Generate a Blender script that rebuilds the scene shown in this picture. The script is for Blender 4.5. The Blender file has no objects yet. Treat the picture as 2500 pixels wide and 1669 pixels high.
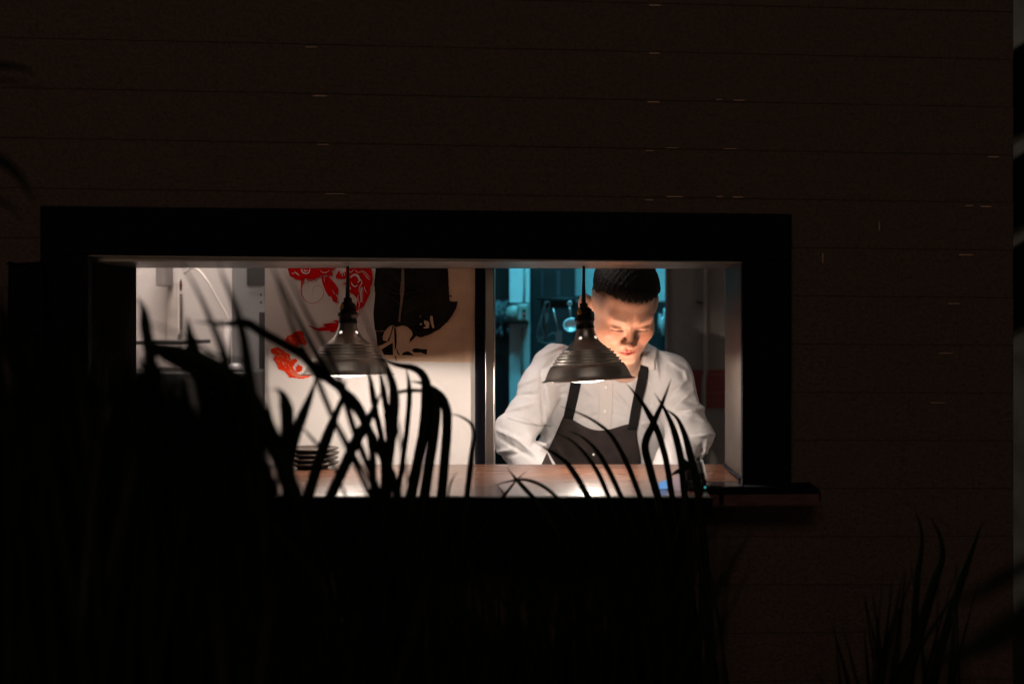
import bpy, bmesh, math, random
import numpy as np
from mathutils import Vector, Matrix
from mathutils.bvhtree import BVHTree
from mathutils.geometry import tessellate_polygon
random.seed(7); np.random.seed(7)
R = math.radians
# ------------------------------------------------------------------ camera, world, light
S = bpy.context.scene
COL = S.collection
F, CU, CV, CZ = 3472.0, 1393.0, 778.0, 1.5
cam_d = bpy.data.cameras.new('camera'); cam = bpy.data.objects.new('camera', cam_d); COL.objects.link(cam)
S.camera = cam
cam.location = (0, 0, CZ); cam.rotation_euler = (R(90), 0, 0)
cam_d.sensor_width = 36; cam_d.lens = 50.0
cam_d.shift_x = (1250 - CU) / 2500; cam_d.shift_y = -(834.5 - CV) / 2500
cam_d.clip_start = 0.05; cam_d.clip_end = 500
cam_d.dof.use_dof = True; cam_d.dof.focus_distance = 3.35; cam_d.dof.aperture_fstop = 2.2
W = bpy.data.worlds.new('World'); S.world = W; W.use_nodes = True
nt = W.node_tree; bg = nt.nodes['Background']
sky = nt.nodes.new('ShaderNodeTexSky'); sky.sky_type = 'NISHITA'; sky.sun_disc = False
sky.sun_elevation = R(-4); sky.sun_rotation = R(200)
nt.links.new(sky.outputs[0], bg.inputs[0]); bg.inputs[1].default_value = 0.01
S.view_settings.view_transform = 'Standard'; S.view_settings.look = 'None'
S.view_settings.exposure = 0; S.view_settings.gamma = 1
S.render.engine = 'CYCLES'
S.cycles.use_denoising = True
S.cycles.max_bounces = 8; S.cycles.diffuse_bounces = 5
S.cycles.sample_clamp_indirect = 3.0
S.cycles.use_adaptive_sampling = False

def P(u, v, Y):
    """the point at depth Y that the photograph shows at pixel (u, v)"""
    return Vector(((u - CU) * Y / F, Y, CZ - (v - CV) * Y / F))

# ------------------------------------------------------------------ materials
MATS = {}
def mat(name, col, rough=0.6, metal=0.0, bump=0.0, bscale=60.0, var=0.0, vscale=8.0, emit=None, estr=0.0,
        spec=0.5, coat=0.0, trans=0.0, stretch=(1, 1, 1), sheen=0.0, sss=0.0, attr=None):
    if name in MATS: return MATS[name]
    m = bpy.data.materials.new(name); m.use_nodes = True; n = m.node_tree; b = n.nodes['Principled BSDF']
    b.inputs['Base Color'].default_value = (*col, 1); b.inputs['Roughness'].default_value = rough
    b.inputs['Metallic'].default_value = metal; b.inputs['Specular IOR Level'].default_value = spec
    b.inputs['Coat Weight'].default_value = coat; b.inputs['Transmission Weight'].default_value = trans
    b.inputs['Sheen Weight'].default_value = sheen
    if sss: b.inputs['Subsurface Weight'].default_value = sss; b.inputs['Subsurface Radius'].default_value = (1, .35, .2); b.inputs['Subsurface Scale'].default_value = .008
    if emit: b.inputs['Emission Color'].default_value = (*emit, 1); b.inputs['Emission Strength'].default_value = estr
    tc = n.nodes.new('ShaderNodeTexCoord'); mp = n.nodes.new('ShaderNodeMapping'); mp.inputs['Scale'].default_value = stretch
    n.links.new(tc.outputs['Object'], mp.inputs[0])
    src = None
    if attr:
        a = n.nodes.new('ShaderNodeAttribute'); a.attribute_name = attr; src = a.outputs['Color']
        n.links.new(src, b.inputs['Base Color'])
    if var:
        no = n.nodes.new('ShaderNodeTexNoise'); no.inputs['Scale'].default_value = vscale; no.inputs['Detail'].default_value = 6
        n.links.new(mp.outputs[0], no.inputs['Vector'])
        mr = n.nodes.new('ShaderNodeMapRange'); mr.inputs[1].default_value = .3; mr.inputs[2].default_value = .7
        mr.inputs[3].default_value = 1 - var; mr.inputs[4].default_value = 1 + var
        n.links.new(no.outputs[0], mr.inputs[0])
        mx = n.nodes.new('ShaderNodeMix'); mx.data_type = 'RGBA'; mx.blend_type = 'MULTIPLY'; mx.inputs[0].default_value = 1
        mx.inputs[6].default_value = (*col, 1)
        if src is not None: n.links.new(src, mx.inputs[6])
        n.links.new(mr.outputs[0], mx.inputs[7]); n.links.new(mx.outputs[2], b.inputs['Base Color'])
        ro = n.nodes.new('ShaderNodeMapRange'); ro.inputs[3].default_value = max(.03, rough - .12); ro.inputs[4].default_value = min(1, rough + .12)
        n.links.new(no.outputs[0], ro.inputs[0]); n.links.new(ro.outputs[0], b.inputs['Roughness'])
    if bump:
        nb = n.nodes.new('ShaderNodeTexNoise'); nb.inputs['Scale'].default_value = bscale; nb.inputs['Detail'].default_value = 5
        n.links.new(mp.outputs[0], nb.inputs['Vector'])
        bp = n.nodes.new('ShaderNodeBump'); bp.inputs['Strength'].default_value = bump; bp.inputs['Distance'].default_value = .01
        n.links.new(nb.outputs[0], bp.inputs['Height']); n.links.new(bp.outputs[0], b.inputs['Normal'])
    MATS[name] = m
    return m

M_block = mat('painted_block', (.086, .051, .035), .8, bump=.45, bscale=150, var=.35, vscale=150)
M_joint = mat('mortar_joint', (.040, .024, .018), .9, bump=.3, bscale=120)
M_glint = mat('mortar_glint', (.66, .41, .28), .8, bump=.3, bscale=200, var=.15)  # pale colour for the painted glints on the joints
M_black = mat('black_paint', (.004, .0045, .008), .8, bump=.08, bscale=40, spec=.08)
M_steel = mat('brushed_steel', (.27, .24, .225), .34, 1.0, bump=.06, bscale=30, var=.25, vscale=7, stretch=(1, 1, .25))
M_wood = mat('oiled_wood', (.10, .042, .024), .30, bump=.06, bscale=60, var=.28, vscale=9, stretch=(.6, 8, 8), coat=.3)
M_wall = mat('white_kitchen_wall', (.62, .57, .54), .6, bump=.08, bscale=50, var=.05, vscale=3)
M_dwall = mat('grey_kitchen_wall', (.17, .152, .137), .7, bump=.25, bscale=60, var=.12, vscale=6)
M_floor = mat('quarry_tile', (.12, .07, .05), .6, bump=.1, var=.2)
M_ceil = mat('ceiling_paint', (.35, .33, .31), .8, bump=.1, bscale=30)
M_soil = mat('soil', (.03, .022, .015), .95, bump=.8, bscale=30, var=.4)
M_redbrick = mat('red_brick', (.10, .040, .032), .8, bump=.6, bscale=90, var=.35, vscale=22)
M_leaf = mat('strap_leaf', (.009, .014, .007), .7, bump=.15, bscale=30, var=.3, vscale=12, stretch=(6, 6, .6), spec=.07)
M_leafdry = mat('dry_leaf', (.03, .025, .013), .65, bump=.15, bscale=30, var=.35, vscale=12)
M_stem = mat('fibrous_stem', (.05, .035, .02), .9, bump=.6, bscale=80, var=.3)
M_chrome = mat('dark_polished_metal', (.70, .67, .63), .38, .9, bump=.02, bscale=20, var=.15, vscale=14)
M_white_in = mat('white_enamel', (.85, .82, .78), .4)
M_plastic = mat('black_plastic', (.015, .014, .014), .4, bump=.05, bscale=60)
M_brass = mat('brass', (.65, .38, .12), .35, 1.0, bump=.05, bscale=90)
M_bulb = mat('glowing_bulb', (.9, .85, .8), .3, emit=(1, .90, .80), estr=9)
M_vent_glow = mat('vent_glow', (.9, .9, .9), .5, emit=(1, .88, .78), estr=1.1)
M_shirt = mat('white_cotton', (.70, .67, .66), .85, bump=.75, bscale=16, var=.03, sheen=.15)
M_collar = mat('white_cotton_plain', (.70, .65, .62), .85, bump=.12, bscale=120, sheen=.1)
M_apron = mat('dark_canvas', (.040, .030, .028), .9, bump=.3, bscale=400, var=.2, vscale=30, spec=.2)
M_strap = mat('black_webbing', (.010, .009, .009), .8, bump=.2, bscale=500, spec=.2)
M_hair = mat('black_hair', (.010, .008, .007), .5, bump=.35, bscale=330, stretch=(1, .5, .5), var=.3, vscale=90, spec=.06)
M_skin = mat('skin', (.6, .35, .25), .48, bump=.07, bscale=240, attr='tint', sss=.25, var=.06, vscale=70)
M_trous = mat('black_trousers', (.02, .02, .022), .85, bump=.1)
M_paper = mat('kraft_paper', (.60, .41, .28), .8, bump=.15, bscale=80, var=.16, vscale=14)
M_ink = mat('black_ink', (.013, .011, .009), .9, bump=.2, bscale=60, var=.85, vscale=16, spec=.05)
M_rib = mat('brown_print', (.16, .11, .075), .8, var=.3, vscale=50)
M_inkgrey = mat('faded_ink', (.035, .03, .025), .8, var=.5, vscale=60)
M_red = mat('red_print', (.50, .002, .003), .9, spec=.05, var=.12, vscale=20)
M_orange = mat('orange_red_print', (.66, .035, .008), .9, spec=.05, var=.15, vscale=40)
M_print_gap = mat('print_gap', (.60, .50, .47), .7)
M_teal = mat('pale_back_wall', (.62, .62, .60), .6, bump=.1, var=.1)
M_darkeq = mat('dark_equipment', (.011, .011, .011), .45, bump=.08, var=.3)
M_tool = mat('tool_steel', (.80, .80, .79), .35, .5, bump=.03)
M_tooldark = mat('dull_wire', (.20, .20, .20), .5, .3, bump=.03)
M_sign = mat('dark_red_sign', (.13, .008, .010), .6, var=.2, vscale=30)
M_signtext = mat('faded_sign_text', (.20, .09, .08), .7)
M_jar = mat('dark_glass', (.01, .012, .010), .12, spec=.6, coat=.5)
M_plate = mat('brown_plate', (.04, .031, .025), .35, var=.2, vscale=30)
M_green = mat('green_button', (.02, .10, .04), .4)
M_redbtn = mat('red_button', (.45, .03, .02), .4)
M_box = mat('grey_switch_box', (.30, .31, .27), .5, bump=.05, var=.1)
M_slip = mat('lilac_paper', (.38, .29, .36), .8, var=.1)
M_blueled = mat('blue_screen', (.05, .08, .12), .2, emit=(.22, .50, 1.0), estr=.62)
M_cyanled = mat('cyan_led', (.05, .1, .1), .3, emit=(.1, .7, .7), estr=.4)
M_hose = mat('pale_hose', (.72, .66, .60), .5)
M_glassdark = mat('gloss_black_stone', (.02, .02, .021), .12, spec=.6, var=.2)
M_conc = mat('pale_stone', (.34, .36, .34), .85, bump=.6, bscale=25, var=.5, vscale=6)

# ------------------------------------------------------------------ object helpers
def link(o, parent=None, label=None, cat=None, group=None, kind=None):
    COL.objects.link(o)
    if parent: o.parent = parent
    if label: o['label'] = label
    if cat: o['category'] = cat
    if group: o['group'] = group
    if kind: o['kind'] = kind
    return o
def thing(name, label, cat, loc=(0, 0, 0), group=None):
    o = bpy.data.objects.new(name, None); o.location = loc; o.empty_display_size = .1
    return link(o, None, label, cat, group)
def mesh(name, V, Fc, m, parent=None, smooth=False, mi=None, **kw):
    """V in world metres; the object's origin is its parent's"""
    me = bpy.data.meshes.new(name)
    off = Vector(parent.matrix_world.translation) if parent else Vector((0, 0, 0))
    if parent:
        off = Vector((0, 0, 0)); q = parent
        while q: off += Vector(q.location); q = q.parent
    else:
        A = np.array([tuple(v) for v in V]); c = A.mean(0); off = Vector((float(c[0]), float(c[1]), float(A[:, 2].min())))
    me.from_pydata([tuple(Vector(v) - off) for v in V], [], [tuple(int(i) for i in f) for f in Fc])
    for mm in (m if isinstance(m, (list, tuple)) else [m]): me.materials.append(mm)
    if mi is not None:
        for p, k in zip(me.polygons, mi): p.material_index = k
    if smooth:
        for p in me.polygons: p.use_smooth = True
    me.update()
    o = bpy.data.objects.new(name, me)
    if not parent: o.location = off
    return link(o, parent, **kw)
class B:
    """collects faces of one mesh"""
    def __init__(s): s.V = []; s.F = []; s.M = []
    def add(s, V, Fc, k=0):
        n = len(s.V); s.V += [Vector(v) for v in V]; s.F += [[i + n for i in f] for f in Fc]; s.M += [k] * len(Fc)
    def box(s, a, b, k=0, fn=None):
        x0, y0, z0 = a; x1, y1, z1 = b
        V = [(x0,y0,z0),(x1,y0,z0),(x1,y1,z0),(x0,y1,z0),(x0,y0,z1),(x1,y0,z1),(x1,y1,z1),(x0,y1,z1)]
        if fn: V = [fn(*v) for v in V]
        s.add(V, [(0,3,2,1),(4,5,6,7),(0,1,5,4),(1,2,6,5),(2,3,7,6),(3,0,4,7)], k)
    def lathe(s, prof, c, M=None, n=48, k=0, cap=False):
        M = M or Matrix.Identity(3); c = Vector(c); V = []; Fc = []
        for (r, z) in prof:
            for i in range(n):
                a = 2 * math.pi * i / n; V.append(c + M @ Vector((r * math.cos(a), r * math.sin(a), z)))
        for j in range(len(prof) - 1):
            for i in range(n):
                i2 = (i + 1) % n; Fc.append((j*n+i, j*n+i2, (j+1)*n+i2, (j+1)*n+i))
        s.add(V, Fc, k)
    def tube(s, pts, r, n=8, k=0):
        pts = [Vector(p) for p in pts]; rr = r if isinstance(r, (list, tuple)) else [r] * len(pts)
        V = []; Fc = []; up = Vector((0, 1, 0.13)).normalized()
        for i, p in enumerate(pts):
            t = (pts[min(i+1, len(pts)-1)] - pts[max(i-1, 0)]).normalized()
            a = t.cross(up)
            if a.length < .1: a = t.cross(Vector((1, 0, 0)))
            a.normalize(); b = t.cross(a)
            for q in range(n):
                w = 2 * math.pi * q / n; V.append(p + (a * math.cos(w) + b * math.sin(w)) * rr[i])
        for j in range(len(pts) - 1):
            for q in range(n):
                q2 = (q + 1) % n; Fc.append((j*n+q, j*n+q2, (j+1)*n+q2, (j+1)*n+q))
        Fc.append(tuple(range(n-1, -1, -1))); Fc.append(tuple(range((len(pts)-1)*n, len(pts)*n)))
        s.add(V, Fc, k)
    def poly(s, pts, th=.001, k=0):
        """a thin slab whose outline is pts (world points, roughly coplanar, facing -Y)"""
        n = len(pts); tri = tessellate_polygon([[Vector((p[0], p[2], 0)) for p in pts]])
        V = [Vector(p) for p in pts] + [Vector(p) + Vector((0, th, 0)) for p in pts]
        Fc = [tuple(t) for t in tri] + [tuple(i + n for i in t[::-1]) for t in tri]
        Fc += [(i, (i+1) % n, (i+1) % n + n, i + n) for i in range(n)]
        s.add(V, Fc, k)
    def obj(s, name, m, parent=None, smooth=False, **kw):
        return mesh(name, s.V, s.F, m, parent, smooth, s.M, **kw)
def bevel(o, w=.003, seg=2):
    md = o.modifiers.new('bevel', 'BEVEL'); md.width = w; md.segments = seg; md.limit_method = 'ANGLE'
    return o
def spline(pts, n=24):
    """Catmull-Rom through the points"""
    A = np.array([np.array(p, float) for p in pts]); m = len(A)
    h = np.maximum(np.linalg.norm(np.diff(A, axis=0), axis=1), 1e-9); sl = np.diff(A, axis=0) / h[:, None]
    T = np.zeros_like(A); T[0] = sl[0]; T[-1] = sl[-1]
    for i in range(1, m - 1): T[i] = (sl[i-1]*h[i] + sl[i]*h[i-1]) / (h[i] + h[i-1])
    cum = np.concatenate([[0], np.cumsum(h)]); out = []
    for d in np.linspace(0, cum[-1], n + 1):
        k = min(max(int(np.searchsorted(cum, d, 'right')) - 1, 0), m - 2); t = (d - cum[k]) / h[k]
        out.append((2*t**3-3*t*t+1)*A[k] + (t**3-2*t*t+t)*h[k]*T[k] + (-2*t**3+3*t*t)*A[k+1] + (t**3-t*t)*h[k]*T[k+1])
    return out

# ------------------------------------------------------------------ ground and sky-side surroundings
b = B(); b.box((-60, -40, -.3), (60, 60, 0)); b.obj('ground', M_soil, kind='structure')

# the far building past the wall's right end
fb = thing('stone_building', 'pale stone building with dark openings past the right end of the brown wall', 'building', (4.6, 7.5, 0))
b = B(); b.box((1.9, 7.0, 0), (7.5, 7.3, 9)); b.obj('facade', M_conc, fb)
for (v0, v1) in ((118, 330), (385, 555), (600, 800)):
    z0, z1 = P(0, v1, 7).z, P(0, v0, 7).z
    b = B()
    V = [(2.10, 6.93, z0-.05), (3.1, 6.93, z0+.5), (3.1, 6.93, z1+.55), (2.10, 6.93, z1-.05)]
    b.poly(V, .05); b.obj('window', M_black, fb)
# unseen front behind the camera; glowing windows added to light wall and lamp shades
sf = thing('unseen_front', 'unseen tall building across the yard with glowing windows added to light the wall', 'building', (-1.5, -9, 0))
b = B(); b.box((-8, -9.3, 0), (8, -9.0, 18)); b.obj('facade', M_conc, sf)
b = B(); b.box((-3.4, -8.99, 1.0), (-.2, -8.95, 3.1)); b.obj('window', mat('added_low_glow', (.3, .25, .2), .3, emit=(1, .72, .50), estr=.75), sf)
b = B(); b.box((1.2, -8.99, 1.0), (3.2, -8.95, 3.1)); b.obj('window', MATS['added_low_glow'], sf)
for x0_ in (-4.8, .1):
    b = B(); b.box((x0_, -8.99, 8.6), (x0_ + 4.2, -8.95, 13.6)); b.obj('window', mat('added_high_glow', (.3, .28, .25), .3, emit=(1, .80, .66), estr=1.3), sf)

# ------------------------------------------------------------------ the brown block wall with its serving window
TP, ROLL = .0694, .0088
def wallY(x): return 3.0 + TP * x
def PW(u, v, d=0.0):
    """pixel to a point on the outer face of the wall (d metres in front of it)"""
    k = (u - CU) / F; y = (3.0 - d) / (1 - TP * k); return P(u, v, y)
def wl(x, z): # wall-local (along, up) -> course-true height
    return z - ROLL * x
bld = thing('block_building', 'dark brown painted block building with a long serving window', 'building', (0, 3.0, 0))
def wfn(dy=0):
    return lambda x, y, z: (x, wallY(x) + y, z - ROLL * x)
OX0, OX1 = PW(215, 0).x, PW(1812, 0).x          # the opening
OZ1, OZ0 = PW(1000, 630).z + .002, PW(1400, 1213).z
WX0, WX1 = -3.2, PW(2472, 700).x
# courses of blocks: each course its own row of faces with a recessed joint, all one part
b = B(); CH = 118.5 * 3.0 / F; BL = 2.35 * CH; zj = PW(1250, 122).z + ROLL * 0
def cut(x0, x1, z0, z1):
    """pieces of a wall rectangle outside the opening"""
    X0, X1, Z0, Z1 = OX0 - .03, OX1 + .03, OZ0 - .006, OZ1 + .03
    if z1 <= Z0 or z0 >= Z1 or x1 <= X0 or x0 >= X1: return [(x0, x1, z0, z1)]
    out = []
    if x0 < X0: out.append((x0, X0, z0, z1))
    if x1 > X1: out.append((X1, x1, z0, z1))
    xa, xb = max(x0, X0), min(x1, X1)
    if z1 > Z1: out.append((xa, xb, Z1, z1))
    if z0 < Z0: out.append((xa, xb, z0, Z0))
    return out
j = .0018; jv = .0007
for c in range(-14, 26):
    za = zj + (c - 1) * CH; zb = za + CH
    if zb < -.05: continue
    x = WX0 + (0 if c % 2 else -BL / 2) + PW(2147, 550).x % BL
    while x < WX1:
        xa, xb = max(x, WX0), min(x + BL, WX1)
        if xb - xa > .01:
            pr = random.uniform(0, .0005)
            for (p0, p1, q0, q1) in cut(xa + jv/2, xb - jv/2, za + j/2, zb - j/2):
                b.box((p0, -.006 - pr, q0), (p1, .05, q1), 0, wfn())
        x += BL
for (p0, p1, q0, q1) in cut(WX0, WX1, -.2, zj + 25 * CH):
    b.box((p0, -.0050, q0), (p1, .30, q1), 1, wfn())
# short pale slivers on the joints: glints of light painted as colour
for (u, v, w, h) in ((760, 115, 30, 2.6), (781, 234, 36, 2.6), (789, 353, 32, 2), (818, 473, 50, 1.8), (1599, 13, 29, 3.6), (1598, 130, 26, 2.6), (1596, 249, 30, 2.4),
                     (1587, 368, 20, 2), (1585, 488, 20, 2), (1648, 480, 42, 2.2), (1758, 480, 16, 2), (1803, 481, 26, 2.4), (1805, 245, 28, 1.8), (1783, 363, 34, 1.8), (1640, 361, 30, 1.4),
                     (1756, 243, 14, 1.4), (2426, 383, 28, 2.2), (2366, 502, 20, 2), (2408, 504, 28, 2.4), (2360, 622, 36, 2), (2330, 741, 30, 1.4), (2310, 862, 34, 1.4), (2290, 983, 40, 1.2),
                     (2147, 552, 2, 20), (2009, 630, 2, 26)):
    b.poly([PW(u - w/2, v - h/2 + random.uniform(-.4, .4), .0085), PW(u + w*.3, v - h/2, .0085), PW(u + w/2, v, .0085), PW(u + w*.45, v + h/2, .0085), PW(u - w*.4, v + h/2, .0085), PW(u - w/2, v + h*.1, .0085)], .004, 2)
b.obj('outer_wall', [M_block, M_joint, M_glint], bld)

# black timber surround
def fr(pts, d=.035, back=.006):
    b = B(); n = 4
    V = [PW(u, v, d) for u, v in pts] + [PW(u, v, d) + Vector((0, d - back, 0)) for u, v in pts]
    b.add(V, [(0,1,2,3),(7,6,5,4),(0,4,5,1),(1,5,6,2),(2,6,7,3),(3,7,4,0)]); return b
wf = thing('window_frame', None, None); wf.parent = bld; wf.location = (0, 0, 0)
del_keys = [k for k in ('label', 'category') if k in wf.keys()]
for nm, pts in (('head_board', [(97, 502), (1933, 522), (1933, 639.0), (97, 621)]),
                ('side_board', [(97, 622), (214, 623), (214, 1215), (97, 1215)]),
                ('side_board', [(1812, 639.5), (1933, 640), (1931, 1215), (1812, 1215)])):
    bevel(fr(pts).obj(nm, M_black, wf), .003)
b = B(); V = [(214, 622.5), (1812, 640.5), (1812, 643), (214, 625)]
b = fr([(214, 622.0), (1812, 639.8), (1812, 642), (214, 625)], .02, .012); b.obj('metal_bead', M_steel, wf)
# black sill nose and the red brick sill under it
b = B(); pts = [(1716, 1206), (1935, 1176), (1975, 1180), (2003, 1200), (2003, 1222), (90, 1222), (90, 1206)]
A = [PW(u, v, .075) for u, v in [(90, 1207), (1990, 1186), (2003, 1198), (2003, 1222), (90, 1222)]]
b = B(); b.poly(A, .07); b.obj('sill_nose', M_black, wf)
b = B(); x0 = PW(90, 1240).x; x1 = PW(2003, 1240, .08).x; z0 = PW(1400, 1256, .08).z; z1 = PW(1400, 1223, .08).z; x = x1
while x > x0:
    b.box((x - .204, -.078 + random.uniform(0, .003), z0 + .012), (x, .0, z1 + .012), 0, lambda X, Y, Z: (X, wallY(X) + Y, Z))
    x -= .211
b.box((x0, -.066, z0 + .016), (x1 - .006, .0, z1 + .008), 0, lambda X, Y, Z: (X, wallY(X) + Y, Z))
bevel(b.obj('brick_sill', M_redbrick, bld), .004)

# steel lining of the opening
YI = 3.333
def quadbox(a, b_, c, d, off):
    bb = B(); V = [a, b_, c, d] + [Vector(p) + Vector(off) for p in (a, b_, c, d)]
    bb.add(V, [(0,1,2,3),(7,6,5,4),(0,4,5,1),(1,5,6,2),(2,6,7,3),(3,7,4,0)]); return bb
xi0, xi1, zi1 = P(333, 0, YI).x, P(1770, 0, YI).x, P(0, 655, YI).z
CTR = P(0, 1138, YI).z                         # counter top height
a0, a1 = P(204, 638, 2.96), P(1813, 638, 3.055)
quadbox(a0, a1, Vector((xi1+.03, YI, P(0, 656, YI).z)), Vector((xi0-.03, YI, P(0, 654, YI).z)), (0, 0, .05)).obj('soffit_lining', M_steel, bld)
quadbox(Vector((P(1812, 0, 3.034).x, 3.034, CTR-.04)), Vector((P(1812, 0, 3.034).x, 3.034, zi1+.06)), Vector((xi1, YI, zi1+.06)), Vector((xi1, YI, CTR-.04)), (.03, .004, 0)).obj('side_lining', mat('dark_steel', (.085, .068, .058), .5, 1.0, bump=.05, bscale=30, var=.3, vscale=6), bld)  # darker steel than the soffit lining
quadbox(Vector((P(215, 0, 2.97).x, 2.94, CTR-.04)), Vector((xi0, YI, CTR-.04)), Vector((xi0, YI, zi1+.06)), Vector((P(215, 0, 2.97).x, 2.94, zi1+.06)), (-.05, .004, 0)).obj('side_lining', mat('shaded_lining', (.007, .007, .006), .95, bump=.5, bscale=90, spec=.0), bld)  # left lining near black: its shade is put into the colour
# dark silicone line where the lining meets the counter
b = B(); b.tube([(xi1 - .002, YI, CTR + .004), (P(1810, 0, 3.035).x - .002, 3.035, CTR + .004)], .0035); b.obj('sealant_line', M_black, bld)
# room shell: inner face of the wall, ceiling, floor
b = B()
b.box((-3.2, 3.335, 0), (xi0 - .05, 3.36, 2.7)); b.box((xi1 + .05, 3.345, 0), (.93, 3.36, 2.7)); b.box((xi0 - .05, 3.335, zi1 + .062), (xi1 + .05, 3.36, 2.7)); b.box((xi0 - .05, 3.337, 0), (xi1 + .05, 3.36, CTR - .06))
b.obj('inner_wall', M_wall, bld)
b = B(); b.box((-3.2, 3.1, 2.7), (.93, 7.2, 2.8)); b.obj('kitchen_ceiling', M_ceil, bld)
b = B(); b.box((-3.2, 3.36, 0.004), (.93, 7.2, .03)); b.obj('kitchen_floor', M_floor, bld)

# serving counter: timber top reaching out over the sill, gloss black stone strip at its right end
b = B(); xr = P(1716, 0, 2.95).x
b.box((xi0 - .02, 2.775, CTR - .035), (xr, 3.385, CTR)); b.box((xr, 3.035, CTR - .034), (xi1 + .0, 3.385, CTR))
ct = bevel(b.obj('serving_counter', M_wood, bld), .003)
b = B(); b.box((xi0 - .02, 2.762, CTR - .040), (xr + .002, 2.7745, CTR - .001)); bevel(b.obj('edge_shade_strip', M_black, bld), .002)  # black strip stands for shade on the counter's front edge
b = B(); b.box((xr + .001, 2.955, CTR - .045), (P(1811, 0, 3.0).x, 3.034, CTR - .0015)); b.obj('stone_strip', M_glassdark, bld)

# ------------------------------------------------------------------ kitchen partitions
PYW = 3.50
b = B(); b.box((P(647, 0, PYW).x, PYW, 0), (P(1160, 0, PYW).x, PYW + .09, 2.7))
b.obj('partition_wall', M_wall, label='white painted kitchen partition carrying the red print and the leaf poster', cat='wall')
b = B(); b.box((P(1160.5, 0, PYW).x, PYW - .012, 0.031), (P(1183.5, 0, PYW).x, PYW + .10, 2.69))
b.obj('door_jamb', M_black, label='narrow black upright jamb at the end of the poster wall', cat='door jamb')
b = B(); b.box((P(1184.5, 0, 3.465).x, 3.465, 0.031), (P(1207, 0, 3.465).x, 3.51, 2.69))
bevel(b.obj('steel_post', M_steel, label='square brushed steel post standing between the poster wall and the chef', cat='post'), .002)
b = B(); b.box((-3.1, 4.3, 0.03), (P(1165, 0, 4.3).x, 4.36, 2.69))
b.obj('back_wall', M_wall, kind='structure')
b = B(); b.box((P(1628, 0, 4.25).x, 4.25, 0.03), (.875, 4.33, 2.69))
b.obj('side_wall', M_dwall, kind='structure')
b = B(); b.box((P(1624.5, 0, 4.25).x, 4.235, 0.03), (P(1629, 0, 4.25).x, 4.25, 2.69)); b.obj('corner_trim', M_steel, label='thin pale corner trim where the grey wall ends beside the chef\'s head', cat='trim')
for x in (-3.15, .878):
    b = B(); b.box((x, 3.36, .03), (x + .05, 7.1, 2.69)); b.obj('end_wall', M_wall, kind='structure')
b = B(); b.box((-3.1, 6.2, .03), (.87, 6.3, 2.69)); b.obj('rear_wall', M_teal, kind='structure')
# behind-the-partition shade wall keeps the cyan light in the back room
b = B(); b.box((P(1168, 0, 4.36).x - .05, 3.83, .03), (P(1168, 0, 4.36).x, 6.2, 2.69)); b.obj('inner_partition', M_darkeq, kind='structure')

# ceiling lights
def area(name, loc, rot, sx, sy, power, col, parent):
    l = bpy.data.lights.new(name, 'AREA'); l.shape = 'RECTANGLE'; l.size = sx; l.size_y = sy; l.energy = power; l.color = col
    o = bpy.data.objects.new(name, l); o.location = Vector(loc) - Vector(parent.location); o.rotation_euler = rot; o.parent = parent; COL.objects.link(o); return o
t = thing('ceiling_light', 'flat panel light on the white kitchen ceiling', 'ceiling light', (-.95, 3.9, 2.66))
b = B(); b.box((-1.3, 3.75, 2.655), (-.6, 4.05, 2.695)); bevel(b.obj('housing', M_white_in, t), .004)
area('tube', (-.95, 3.9, 2.65), (0, 0, 0), .6, .25, 24.0, (1, .88, .82), t)
t = thing('ceiling_light', 'unseen strip light added on the kitchen ceiling to brighten the poster wall', 'ceiling light', (-.8, 3.415, 2.66))
b = B(); b.box((-1.35, 3.38, 2.655), (-.25, 3.45, 2.695)); bevel(b.obj('housing', M_white_in, t), .004)  # housing of the added, unseen strip light
area('tube', (-.8, 3.415, 2.65), (R(12), 0, 0), 1.0, .06, 3.2, (1, .88, .82), t)  # unseen strip, added to brighten the poster wall
t = thing('ceiling_light', 'cyan panel light on the back room ceiling', 'ceiling light', (-.05, 4.44, 2.66))
b = B(); b.box((-.4, 4.36, 2.655), (.3, 4.52, 2.695)); bevel(b.obj('housing', M_white_in, t), .004)
area('tube', (-.05, 4.44, 2.65), (R(32), 0, 0), .6, .15, 33.0, (.08, .52, .72), t).data.spread = R(120)

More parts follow.
